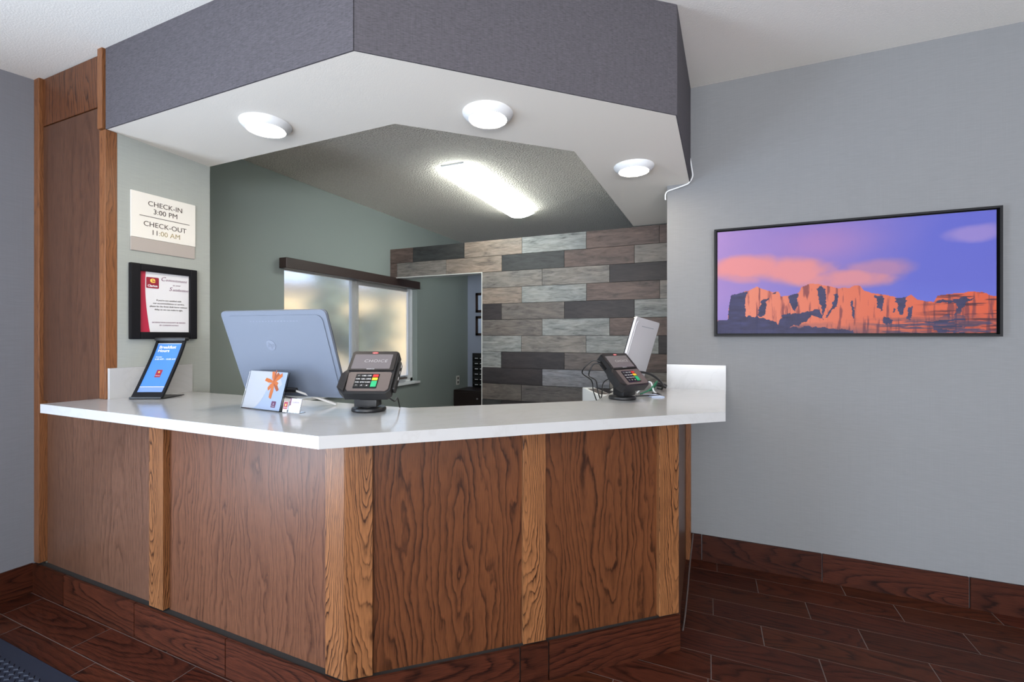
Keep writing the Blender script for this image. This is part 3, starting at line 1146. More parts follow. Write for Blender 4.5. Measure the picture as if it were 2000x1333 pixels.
# ------------------------------------------------------------------ curved breakfast-hours display
hb = Vector((-2.54, 1.352, counter_z(-2.54, 1.352)))
t = thing('display_stand', 'curved black table display with a blue breakfast-hours poster, on the left end of the counter', 'display stand', hb, math.radians(25.0))
PROF = [(-0.002, 0.0), (0.03, 0.045), (0.064, 0.098), (0.098, 0.152), (0.13, 0.205), (0.155, 0.252), (0.172, 0.292)]


def prof_at(f):
    f = max(0, min(1, f)) * (len(PROF) - 1)
    i = min(int(f), len(PROF) - 2)
    u = f - i
    return Vector((PROF[i][0] * (1 - u) + PROF[i + 1][0] * u, PROF[i][1] * (1 - u) + PROF[i + 1][1] * u))


def curved(b, x0, x1, f0, f1, d0, d1, n=14):
    """strip following the curve between fractions f0..f1, thickness d0..d1 towards the viewer"""
    rings = []
    for k in range(n + 1):
        f = f0 + (f1 - f0) * k / n
        p = prof_at(f)
        tg = (prof_at(f + 0.02) - prof_at(f - 0.02)).normalized()
        nn = Vector((-tg.y, tg.x))
        row = []
        for d in (d0, d1):
            q = p + nn * d
            row.append((b.bm.verts.new((x0, q.x, q.y)), b.bm.verts.new((x1, q.x, q.y))))
        rings.append(row)
    for k in range(n):
        (a0, a1), (c0, c1) = rings[k]
        (e0, e1), (g0, g1) = rings[k + 1]
        for f in ((a0, a1, e1, e0), (c0, g0, g1, c1), (a0, e0, g0, c0), (a1, c1, g1, e1)):
            b.bm.faces.new(f)
    (a0, a1), (c0, c1) = rings[0]
    b.bm.faces.new((a0, c0, c1, a1))
    (a0, a1), (c0, c1) = rings[-1]
    b.bm.faces.new((a0, a1, c1, c0))


b = MB()
curved(b, -0.075, 0.075, 0, 1, 0.0, 0.006)
b.build('back_plate', M['black_plastic'], t, smooth=40)
b = MB()
curved(b, -0.075, -0.062, 0.0, 1, 0.006, 0.011)
curved(b, 0.062, 0.075, 0.0, 1, 0.006, 0.011)
curved(b, -0.062, 0.062, 0.0, 0.1, 0.006, 0.011, 3)
b.build('bezel', M['black_frame'], t, smooth=40)
b = MB()
curved(b, -0.062, 0.062, 0.2, 0.9, 0.006, 0.0072)
b.build('poster', M['blue_print'], t, smooth=60)
b = MB()
curved(b, -0.062, 0.062, 0.1, 0.195, 0.006, 0.0072, 3)
b.build('poster_foot', M['blue_pale_print'], t, smooth=60)
for f0, f1 in ((0.19, 0.197), (0.897, 0.905)):
    b = MB()
    curved(b, -0.062, 0.062, f0, f1, 0.0072, 0.0076, 2)
    b.build('poster_rule', M['paper'], t)
b = MB()
b.box(-0.08, 0.08, 0.15, 0.182, 0.286, 0.303)
b.bevel(0.005, 2)
b.build('top_clip', M['black_plastic'], t)
b = MB()
b.box(-0.08, 0.075, -0.016, 0.0, 0.0005, 0.012)
b.bevel(0.004, 2)
b.build('bottom_clip', M['black_plastic'], t)
b = MB()
b.box(-0.06, 0.075, 0.0, 0.15, 0.0005, 0.004)
b.build('base_plate', M['black_plastic'], t)


def curve_text(body, size, f, x, mat, align='LEFT', bold=0.0, depth=0.0002, off=0.0076):
    p = prof_at(f)
    tg = (prof_at(f + 0.03) - prof_at(f - 0.03)).normalized()
    nn = Vector((-tg.y, tg.x))
    q = p + nn * off
    m = frame_matrix((x, q.x, q.y), (1, 0, 0), (0, tg.x, tg.y))
    return text('lettering', body, size, mat, m, t, align=align, bold=bold, depth=depth)


curve_text('Breakfast', 0.023, 0.80, -0.05, M['paper'], bold=0.0004)
curve_text('Hours', 0.023, 0.735, -0.05, M['paper'], bold=0.0004)
curve_text('Everyday', 0.0085, 0.64, -0.048, M['paper'])
curve_text('6:00 AM - 10:00 AM', 0.0125, 0.60, -0.048, M['paper'])
b = MB()
curved(b, -0.012, 0.016, 0.335, 0.445, 0.0072, 0.0078, 3)
b.build('logo', M['maroon'], t)
curve_text('e', 0.018, 0.40, 0.002, M['yellow_print'], 'CENTER', 0.0004, off=0.0084)
curve_text('Clarion', 0.0075, 0.352, 0.002, M['paper'], 'CENTER', off=0.0084)

# ------------------------------------------------------------------ all-in-one computers
def computer(label, c, yaw, tilt, group, w=0.54, h=0.40, roll=0.0, shell='silver'):
    """back of a tilted all-in-one; local x right (seen from behind), y up the shell, z towards the viewer"""
    n = Vector((math.cos(yaw), math.sin(yaw), 0))
    u = Vector((math.sin(yaw), -math.cos(yaw), 0))
    up = Vector((0, 0, 1)) * math.cos(tilt) - n * math.sin(tilt)
    u, up = u * math.cos(roll) + up * math.sin(roll), up * math.cos(roll) - u * math.sin(roll)
    cz = counter_z(c[0], c[1])
    t = thing('desktop_computer', label, 'computer', (c[0], c[1], cz), 0, group)
    inv = Matrix.Translation((-c[0], -c[1], -cz))
    fm = frame_matrix(c, u, up)

    def put(o, m=fm):
        o.matrix_parent_inverse = inv
        o.matrix_basis = m
        return o
    b = MB()
    b.prism(rounded(w, h, 0.022, 5, 0, h / 2), -0.012, 0.0)
    b.bevel(0.004, 2, 50)
    b2 = b
    b2.prism(rounded(w - 0.04, h - 0.04, 0.03, 5, 0, h / 2), -0.004, 0.003)
    put(b2.build('back_shell', M[shell], t, smooth=35))
    b = MB()
    b.prism(rounded(w - 0.005, h - 0.005, 0.02, 5, 0, h / 2), -0.017, -0.0121)
    put(b.build('screen', M['black_gloss'], t))
    if shell == 'silver':
        b = MB()
        b.lathe([(0.024, 0.0), (0.024, 0.0036), (0.0235, 0.0042)], 40)
        o = put(b.build('emblem', M['silver_dark'], t, smooth=40), fm @ Matrix.Translation((-0.045, 0.245, 0.0)))
        text('lettering', 'hp', 0.034, M['silver'], Matrix.Translation((0.0, -0.008, 0.0044)), o, shear=0.3)
    b = MB()
    for k in range(16):
        b.box(-0.12 + k * 0.016, -0.11 + k * 0.016, h - 0.048, h - 0.044, 0.003, 0.0035)
    put(b.build('vent_slots', M['silver_dark'], t))
    # A-shaped foot of flat bars
    hinge = Vector(c) + up * 0.03 - n * 0.008
    b = MB()
    d3 = Vector((c[0], c[1], cz))
    for sgn in (-1, 1):
        tip = d3 + u * (0.165 * sgn) + n * 0.07
        tip.z = counter_z(tip.x, tip.y) + 0.006
        hp = hinge + u * (0.02 * sgn)
        ax = (tip - hp)
        L = ax.length
        mm = frame_matrix((hp + tip) / 2, ax, n.cross(ax).cross(ax) if False else Vector((0, 0, 1)).cross(ax).cross(ax) * -1)
        b.box(-L / 2, L / 2, -0.004, 0.004, -0.012, 0.012, m=mm)
    put(b.build('stand', M['steel'], t), Matrix.Identity(4))
    b = MB()
    b.lathe([(0.012, -0.03), (0.012, 0.03)], 16, m=frame_matrix(hinge, u, n) @ Matrix.Rotation(math.radians(90), 4, 'Y'))
    put(b.build('hinge', M['steel_dark'], t, smooth=40), Matrix.Identity(4))
    return t, fm


t, fm1 = computer('silver all-in-one computer seen from behind, large, near the left of the counter', (-1.70, 1.488, 1.132), math.radians(97), math.radians(20.5), 'all-in-one computers on the counter')
t2, fm2 = computer('pale all-in-one computer turned edge-on beside the picture wall', (-0.424, 2.825, 1.13), math.radians(170.6), math.radians(15.3), 'all-in-one computers on the counter', 0.50, 0.38, math.radians(-2.9), 'pale_shell')
b = MB()
p0 = fm1 @ Vector((-0.25, 0.09, -0.01))
zc = counter_z(-2.0, 1.6)
b.tube([p0, p0 + Vector((-0.045, 0.03, 0.03)), p0 + Vector((-0.075, 0.05, -0.01)), p0 + Vector((-0.04, 0.09, -0.08)), (-1.93, 1.61, zc + 0.02), (-1.86, 1.64, zc + 0.005)], 0.0035, 8)
tag(b.build('power_cable', M['black_plastic'], smooth=60), 'thin black cable looping behind the large silver computer', 'cable')

# ------------------------------------------------------------------ card terminals
def terminal(label, c, yaw, tilt, base, lit, group, cable_side=1):
    m = Vector((math.cos(yaw), math.sin(yaw), 0))
    u = Vector((-math.sin(yaw), math.cos(yaw), 0))
    up = Vector((0, 0, 1)) * math.cos(tilt) - m * math.sin(tilt)
    fm = frame_matrix(c, u, up)
    bz = counter_z(*base)
    t = thing('card_terminal', label, 'card terminal', (base[0], base[1], bz), 0, group)
    inv = Matrix.Translation((-base[0], -base[1], -bz))

    def put(o, mm=fm):
        o.matrix_parent_inverse = inv
        o.matrix_basis = mm
        return o
    body = [(-0.085, -0.11), (0.085, -0.11), (0.1, -0.094), (0.1, 0.104), (0.094, 0.11), (-0.092, 0.11), (-0.098, 0.104), (-0.098, 0.012), (-0.112, -0.02), (-0.112, -0.085)]
    b = MB()
    b.prism(body, -0.045, -0.004)
    b.bevel(0.004, 2)
    shell = put(b.build('body', M['black_plastic'], t, smooth=35))
    # upper bezel round the screen and lower keypad deck
    b = MB()
    b.prism(rounded(0.186, 0.104, 0.006, 4, 0.001, 0.056), -0.0045, 0.002)
    b.bevel(0.0012, 1)
    put(b.build('bezel', M['dark_plastic'], t, smooth=35))
    b = MB()
    b.prism(rounded(0.16, 0.079, 0.003, 3, -0.002, 0.051), 0.002, 0.0026)
    scr = put(b.build('screen', M['lcd'], t))
    text('lettering', 'CHOICE', 0.022, M['lcd_text'], Matrix.Translation((0.012, 0.046, 0.0028)), scr, space=1.1, depth=0.0001, sx=1.12, shear=0.1)
    b = MB()
    pts = [(0.013 * math.cos(a * math.pi / 12), 0.0985 + 0.0045 * math.sin(a * math.pi / 12)) for a in range(24)]
    b.prism(pts, 0.002, 0.0027)
    bd = put(b.build('badge', M['red'], t))
    text('lettering', 'ingenico', 0.0062, M['paper'], Matrix.Translation((0, 0.0965, 0.0029)), bd, depth=0.0001)
    put(text('lettering', 'INGENICO', 0.006, M['paper'], Matrix.Identity(4), t, space=1.15, depth=0.0001), fm @ Matrix.Translation((0.0, 0.0075, 0.0028)))
    b = MB()
    b.prism([(-0.068, -0.1), (0.082, -0.1), (0.092, -0.09), (0.092, -0.01), (0.086, -0.004), (-0.078, -0.004), (-0.084, -0.012), (-0.076, -0.09)], -0.0045, 0.0)
    b.bevel(0.0012, 1)
    put(b.build('deck', M['grey_plastic'], t, smooth=35))
    b = MB()
    b.prism([(-0.112, -0.085), (-0.082, -0.102), (-0.084, -0.012), (-0.094, 0.004), (-0.112, -0.018)], -0.006, 0.004)
    b.bevel(0.003, 2)
    put(b.build('reader_housing', M['dark_plastic'], t, smooth=35))
    kx0, kx1, ky0, ky1 = -0.05, 0.045, -0.089, -0.015
    b = MB()
    b.prism(rounded(kx1 - kx0, ky1 - ky0, 0.004, 3, (kx0 + kx1) / 2, (ky0 + ky1) / 2), 0.0, 0.0012)
    put(b.build('keypad_well', M['black_gloss'], t))
    dx, dy = 0.0215, 0.0165
    marks = [['1', '2 ABC', '3 DEF'], ['4 GHI', '5 JKL', '6 MNO'], ['7 PRS', '8 TUV', '9 WXY'], ['*', '0', '#']]
    for r in range(4):
        for q in range(3):
            x, y = kx0 + 0.012 + q * dx, ky1 - 0.011 - r * dy
            b = MB()
            b.box(x - 0.0092, x + 0.0092, y - 0.006, y + 0.006, 0.0012, 0.003)
            k = put(b.build('key', M['black_plastic'], t))
            text('key_mark', marks[r][q], 0.0068 if len(marks[r][q]) > 1 else 0.0085, M['paper'], Matrix.Translation((x, y - 0.0026, 0.0031)), k, depth=0.0001, bold=0.0001)
    x = kx0 + 0.012 + 3 * dx + 0.004
    for mk, ya, yb_ in (('red', 0, 0), ('yellow', 1, 1), ('green', 2, 3)):
        b = MB()
        b.box(x - 0.011, x + 0.011, ky1 - 0.011 - yb_ * dy - 0.006, ky1 - 0.011 - ya * dy + 0.006, 0.0012, 0.0034)
        o = put(b.build('key', M[mk], t))
        o['label'] = mk + ' function key'
    # right flank with ports and a mounting rail
    b = MB()
    b.box(0.1, 0.112, -0.075, 0.07, -0.05, -0.018)
    b.bevel(0.003, 1)
    put(b.build('side_rail', M['black_plastic'], t))
    b = MB()
    for yy in (0.055, 0.02, -0.012):
        b.box(0.1121, 0.1126, yy - 0.008, yy + 0.008, -0.036, -0.03)
    put(b.build('side_lettering', M['paper'], t))
    b = MB()
    b.box(-0.102, -0.098, 0.03, 0.08, -0.034, -0.022)
    put(b.build('card_slot', M['black_gloss'], t))
    # swivel mount
    b = MB()
    b.lathe([(0.067, 0.0004), (0.07, 0.004), (0.07, 0.012), (0.066, 0.017), (0.02, 0.018)], 44)
    put(b.build('swivel_base', M['black_plastic'], t, smooth=40), Matrix.Translation((base[0], base[1], bz)))
    b = MB()
    b.lathe([(0.03, 0.017), (0.03, 0.03), (0.02, 0.032)], 30)
    put(b.build('swivel_collar', M['dark_plastic'], t, smooth=40), Matrix.Translation((base[0], base[1], bz)))
    front = Vector((base[0], base[1], bz)) + m * 0.012
    bm_ = frame_matrix(front, u, -m)
    zt_ = c[2] - bz - 0.055
    b = MB()
    b.box(-0.047, 0.047, -0.035, 0.035, 0.022, zt_)
    b.bevel(0.006, 2)
    put(b.build('mount_block', M['black_plastic'], t, smooth=35), bm_)
    b = MB()
    b.box(-0.07, 0.07, -0.10, -0.02, -0.056, -0.045)
    b.bevel(0.003, 1)
    b.box(-0.04, 0.04, -0.085, 0.03, -0.082, -0.056)
    put(b.build('mount_plate', M['dark_plastic'], t, smooth=35))
    return t, fm


ta, fta = terminal('black card terminal with dark keypad in front of the large silver computer', (-1.266, 1.476, 1.257), math.radians(-68.3), math.radians(44.6),
                   (-1.305, 1.515), True, 'card payment terminals on the counter')
tb, ftb = terminal('black card terminal on the right of the counter near the picture wall', (-0.384, 2.345, 1.234), math.radians(-30.6), math.radians(46.5),
                   (-0.405, 2.375), True, 'card payment terminals on the counter')
b = MB()
q = fta @ Vector((0.07, -0.08, -0.05))
b.tube([q, q + Vector((0.02, 0.03, -0.03)), (-1.225, 1.6, counter_z(0, 1.6) + 0.05), (-1.235, 1.63, counter_z(0, 1.63) + 0.003)], 0.003, 8)
tag(b.build('terminal_cable', M['black_plastic'], smooth=60), 'short black cable hanging behind the left card terminal', 'cable')
for k, (dz, dx, lab) in enumerate(((0.0, 0.0, 'outer of the two black cables arching left of the right card terminal'),
                                   (-0.02, 0.025, 'inner of the two black cables arching left of the right card terminal'))):
    q = ftb @ Vector((-0.095, 0.085 - k * 0.02, -0.03))
    b = MB()
    b.tube([q, q + Vector((-0.045, 0.0, 0.0)), q + Vector((-0.10 + dx, 0.02, -0.06)), (-0.60 + dx, 2.52, 1.15), (-0.59 + dx, 2.53, 1.085), (-0.555 + dx, 2.53, 0.99)], 0.0034, 8)
    tag(b.build('terminal_cable', M['black_plastic'], smooth=60), lab, 'cable', 'cables of the right card terminal')
b = MB()
q = ftb @ Vector((-0.05, 0.0, -0.06))
b.tube([q, q + Vector((-0.05, 0.02, -0.03)), (-0.52, 2.42, 1.09), (-0.54, 2.44, 0.99)], 0.003, 8)
tag(b.build('terminal_cable', M['black_plastic'], smooth=60), 'straight black cable slanting down from under the right card terminal', 'cable')

# cables, paper and bits at the right end
for i, (pts, mk, lab) in enumerate((
        ([(-0.36, 2.62, 1.20), (-0.31, 2.70, 1.185), (-0.27, 2.78, 1.15), (-0.25, 2.86, 1.11), (-0.262, 2.93, 1.0745), (-0.29, 2.98, 1.0735)], 'black_plastic', 'thick black cable draping down beside the edge-on computer'),
        ([(-0.345, 2.60, 1.0785), (-0.30, 2.66, 1.10), (-0.27, 2.74, 1.14), (-0.29, 2.80, 1.10), (-0.32, 2.82, 1.0755), (-0.30, 2.88, 1.0745)], 'green_cable', 'green cable coiled behind the right card terminal'),
        ([(-0.37, 2.64, 1.0765), (-0.325, 2.68, 1.13), (-0.30, 2.70, 1.135), (-0.285, 2.70, 1.09), (-0.27, 2.69, 1.0765)], 'white_plastic', 'white cable standing in a loop behind the right card terminal'),
        ([(-0.36, 2.50, 1.0785), (-0.30, 2.52, 1.083), (-0.25, 2.56, 1.078), (-0.24, 2.63, 1.077), (-0.29, 2.68, 1.0765)], 'black_plastic', 'thin black cable lying curved on the right of the counter'))):
    b = MB()
    b.tube(pts, 0.007 if i == 0 else 0.0045, 8)
    tag(b.build('cable', M[mk], smooth=60), lab, 'cable')
b = MB()
b.tube([(-0.30, 2.90, 1.105), (-0.26, 2.92, 1.10), (-0.235, 2.93, 1.09)], 0.013, 10)
tag(b.build('cable_plug', M['black_plastic'], smooth=60), 'black cable plug lying against the right wall end', 'plug')


def sheet(name, x, y, w, h, rot, mat, lab, cat, th=0.0012):
    t0 = th
    b = MB()
    c_, s_ = math.cos(rot), math.sin(rot)
    pts = [(x + c_ * a - s_ * d, y + s_ * a + c_ * d) for a, d in ((-w / 2, -h / 2), (w / 2, -h / 2), (w / 2, h / 2), (-w / 2, h / 2))]
    b.prism(pts, lambda X, Y: counter_z(X, Y) + 0.0004, lambda X, Y: counter_z(X, Y) + 0.0004 + t0)
    return tag(b.build(name, mat), lab, cat)


sheet('paper_sheet', -0.45, 2.63, 0.1, 0.2, 0.2, M['paper'], 'white paper lying behind the base of the right card terminal', 'paper')
sheet('notepad', -0.27, 2.56, 0.07, 0.12, 0.5, M['pale_blue'], 'small pale notepad under the cables on the right of the counter', 'notepad', 0.006)

# low work desk with a narrow white printer, mostly hidden behind the counter
t = thing('work_table', 'plain white work table hidden behind the counter under the printer', 'table', (-0.8, 3.12, 0))
b = MB()
b.box(-0.26, 0.26, -0.4, 0.5, 0.71, 0.74)
b.build('table_top', M['white_plastic'], t)
for sx in (-1, 1):
    for y in (-0.36, 0.46):
        b = MB()
        b.box(sx * 0.24 - 0.015, sx * 0.24 + 0.015, y - 0.015, y + 0.015, 0, 0.71)
        b.build('leg', M['steel_dark'], t)
t = thing('printer', 'narrow white printer whose top shows behind the counter corner', 'printer', (-0.715, 3.14, 0.74), math.radians(28))
b = MB()
b.box(-0.045, 0.045, -0.24, 0.22, 0.0, 0.28)
b.bevel(0.006, 2)
b.build('housing', M['white_plastic'], t, smooth=35)
b = MB()
b.box(-0.03, 0.03, -0.2, 0.1, 0.28, 0.283)
b.build('paper_slot', M['grey_plastic'], t)

# ------------------------------------------------------------------ acrylic leaflet holder with gift print, cards
A0 = Vector((-1.859, 1.348, 0)); A1 = Vector((-1.602, 1.327, 0))
A0.z = counter_z(A0.x, A0.y); A1.z = counter_z(A1.x, A1.y)
AU = (A1 - A0).normalized()
AB = Vector((-AU.y, AU.x, 0)).normalized()
AUP = (Vector((0, 0, 0.16)) + AB * 0.043).normalized()
AW, AH = (A1 - A0).length, 0.166
c = (A0 + A1) / 2
t = thing('leaflet_holder', 'clear slanted acrylic holder with a white sheet and orange-ribbon gift print', 'leaflet holder', c)
inv = Matrix.Translation(-c)
am = frame_matrix(c + Vector((0, 0, 0.0006)), AU, AUP)


def put(o, mm=am):
    o.matrix_parent_inverse = inv
    o.matrix_basis = mm
    return o


b = MB()
b.prism(rounded(AW, AH, 0.006, 3, 0, AH / 2), 0.0, 0.003)
put(b.build('front_pane', M['acrylic'], t))
b = MB()
b.prism(rounded(AW, AH, 0.006, 3, 0, AH / 2), -0.007, -0.004)
put(b.build('back_pane', M['acrylic'], t))
b = MB()
b.prism([(-AW / 2, 0.0), (AW / 2, 0.0), (AW / 2, 0.1), (-AW / 2, 0.1)], 0.0004, 0.0034)
put(b.build('foot', M['acrylic'], t), frame_matrix(c, AU, AB))
b = MB()
b.box(-AW / 2 + 0.003, AW / 2 - 0.006, 0.004, AH - 0.002, -0.0037, -0.0028)
put(b.build('sheet', M['pale_blue'], t))
# pale sweep on the left of the sheet
pts = [(-AW / 2 + 0.003, 0.004), (-AW / 2 + 0.07, 0.004)] + [(-AW / 2 + 0.07 + 0.085 * math.sin((k + 1) / 10 * math.pi / 2), 0.004 + (AH - 0.006) * (1 - math.cos((k + 1) / 10 * math.pi / 2)) ** 0.9) for k in range(10)] + [(-AW / 2 + 0.003, AH - 0.002)]
b = MB()
b.prism(pts, -0.0028, -0.0024)
put(b.build('white_sweep', M['paper'], t))
# gift print: pale box corners and the ribbon bow
b = MB()
b.prism([(0.03, AH * 0.82), (0.055, AH * 0.99), (0.075, AH * 0.8), (0.055, AH * 0.7)], -0.0024, -0.0021)
b.prism([(0.062, AH * 0.74), (0.082, AH * 0.86), (0.104, AH * 0.68), (0.08, AH * 0.56)], -0.0024, -0.0021)
put(b.build('gift_box_print', M['paper'], t))
bowc = (0.048, AH * 0.72)
for k, (ang, L, w, mk) in enumerate(((170, 0.062, 0.011, 'orange'), (112, 0.05, 0.012, 'orange'), (62, 0.045, 0.014, 'orange_dark'), (38, 0.058, 0.012, 'orange'),
                                     (228, 0.044, 0.012, 'orange'), (268, 0.07, 0.013, 'orange'), (318, 0.052, 0.011, 'orange_dark'), (345, 0.03, 0.011, 'orange'), (90, 0.052, 0.006, 'orange_dark'))):
    a = math.radians(ang)
    d = Vector((math.cos(a), math.sin(a)))
    e = Vector((-d.y, d.x))
    p = [Vector(bowc) + e * w * 0.25, Vector(bowc) + d * L * 0.55 + e * w * 0.8, Vector(bowc) + d * L + e * w * 0.55, Vector(bowc) + d * L * 0.92 - e * w * 0.65,
         Vector(bowc) + d * L * 0.5 - e * w * 0.7, Vector(bowc) - e * w * 0.25]
    b = MB()
    b.prism([tuple(v) for v in reversed(p)], -0.0021 + 0.00002 * k, -0.0016 + 0.00003 * k)
    put(b.build('ribbon_print', M[mk], t))
b = MB()
b.prism(rounded(0.028, 0.026, 0.002, 2, 0.078, 0.028), -0.0024, -0.002)
lg = put(b.build('logo', M['plum'], t))
put(text('lettering', 'e', 0.018, M['paper'], Matrix.Identity(4), t, depth=0.0001), am @ Matrix.Translation((0.078, 0.026, -0.0018)))
put(text('lettering', 'Clarion', 0.007, M['paper'], Matrix.Identity(4), t, depth=0.0001), am @ Matrix.Translation((0.078, 0.0185, -0.0018)))

# business cards: a small red-logo card and a white card stack in clear pockets
def card(label, x, y, w, h, mk, stack, group=None):
    z = counter_z(x, y)
    t = thing('business_card_holder' if stack else 'business_card', label, 'card holder' if stack else 'card', (x, y, z), math.radians(4))
    m = frame_matrix((0, 0, 0.0012), (1, 0, 0), (0, 0.26, 0.96))
    b = MB()
    b.prism([(-w / 2, 0.002), (w / 2, 0.002), (w / 2, h), (-w / 2, h)], -0.006 if stack else -0.0008, 0.0)
    o = b.build('cards' if stack else 'card_face', M[mk], t); o.matrix_basis = m
    if stack:
        b = MB()
        b.prism([(-w / 2 - 0.003, 0), (w / 2 + 0.003, 0), (w / 2 + 0.003, h * 0.5), (-w / 2 - 0.003, h * 0.5)], 0.0006, 0.0024)
        o = b.build('pocket', M['acrylic'], t); o.matrix_basis = m
        b = MB()
        b.box(-w / 2 - 0.003, w / 2 + 0.003, 0.0, 0.03, 0.0004, 0.002)
        b.build('foot', M['acrylic'], t)
        o = text('lettering', 'CLARION', 0.008, M['violet_print'], Matrix.Identity(4), t, depth=0.0001); o.matrix_basis = m @ Matrix.Translation((0, h * 0.68, 0.0002))
        o = text('lettering', 'General Manager', 0.0045, M['grey_print'], Matrix.Identity(4), t, depth=0.0001); o.matrix_basis = m @ Matrix.Translation((0, h * 0.4, 0.0002))
        b = MB()
        b.prism([(-w / 2, 0.002), (-w / 2 + 0.005, 0.002), (-w / 2 + 0.005, h), (-w / 2, h)], 0.0, 0.0003)
        o = b.build('card_stripe', M['plum'], t); o.matrix_basis = m
    else:
        b = MB()
        b.prism([(-w / 2 + 0.001, h * 0.32), (w / 2 - 0.001, h * 0.32), (w / 2 - 0.001, h - 0.001), (-w / 2 + 0.001, h - 0.001)], 0.0, 0.0003)
        o = b.build('logo', M['maroon'], t); o.matrix_basis = m
        o = text('lettering', 'e', 0.02, M['yellow_print'], Matrix.Identity(4), t, depth=0.0001); o.matrix_basis = m @ Matrix.Translation((0, h * 0.58, 0.0005))
        o = text('lettering', 'Clarion', 0.006, M['paper'], Matrix.Identity(4), t, depth=0.0001); o.matrix_basis = m @ Matrix.Translation((0, h * 0.42, 0.0005))


card('small upright card with a red logo between the acrylic holder and the white cards', -1.574, 1.326, 0.022, 0.045, 'paper', False)
card('stack of white business cards in a small clear pocket beside the leaflet holder', -1.532, 1.335, 0.056, 0.058, 'card_white', True)

# ------------------------------------------------------------------ landscape picture on the right wall
PX0, PX1, PZ0, PZ1 = 0.035, 1.348, 1.398, 2.052
t = thing('wall_picture', 'wide black-framed photograph of red rock cliffs under a pink and violet sky', 'picture', ((PX0 + PX1) / 2, YR, (PZ0 + PZ1) / 2))
PI_ = Matrix.Translation((-(PX0 + PX1) / 2, -YR, -(PZ0 + PZ1) / 2))
for q in ((PX0, PX0 + 0.011, PZ0, PZ1), (PX1 - 0.011, PX1, PZ0, PZ1), (PX0 + 0.011, PX1 - 0.011, PZ1 - 0.011, PZ1), (PX0 + 0.011, PX1 - 0.011, PZ0, PZ0 + 0.011)):
    b = MB()
    b.box(q[0], q[1], YR - 0.04, YR - 0.001, q[2], q[3])
    b.build('frame_rail', M['black_frame'], t).matrix_parent_inverse = PI_
b = MB()
b.box(PX0 + 0.011, PX1 - 0.011, YR - 0.012, YR - 0.002, PZ0 + 0.011, PZ1 - 0.011)
b.build('backing', M['black_frame'], t).matrix_parent_inverse = PI_


def vnoise(u, v, fx, fy, seed, oct=4):
    out = np.zeros_like(u)
    amp, tot = 1.0, 0.0
    for o in range(oct):
        rs = np.random.RandomState(seed + o)
        g = rs.rand(260, 260)
        x = (u * fx * 2 ** o) % 256
        y = (v * fy * 2 ** o) % 256
        xi, yi = x.astype(int), y.astype(int)
        xf, yf = x - xi, y - yi
        xf = xf * xf * (3 - 2 * xf)
        yf = yf * yf * (3 - 2 * yf)
        a = g[yi, xi] * (1 - xf) + g[yi, xi + 1] * xf
        b_ = g[yi + 1, xi] * (1 - xf) + g[yi + 1, xi + 1] * xf
        out += amp * (a * (1 - yf) + b_ * yf)
        tot += amp
        amp *= 0.5
    return out / tot


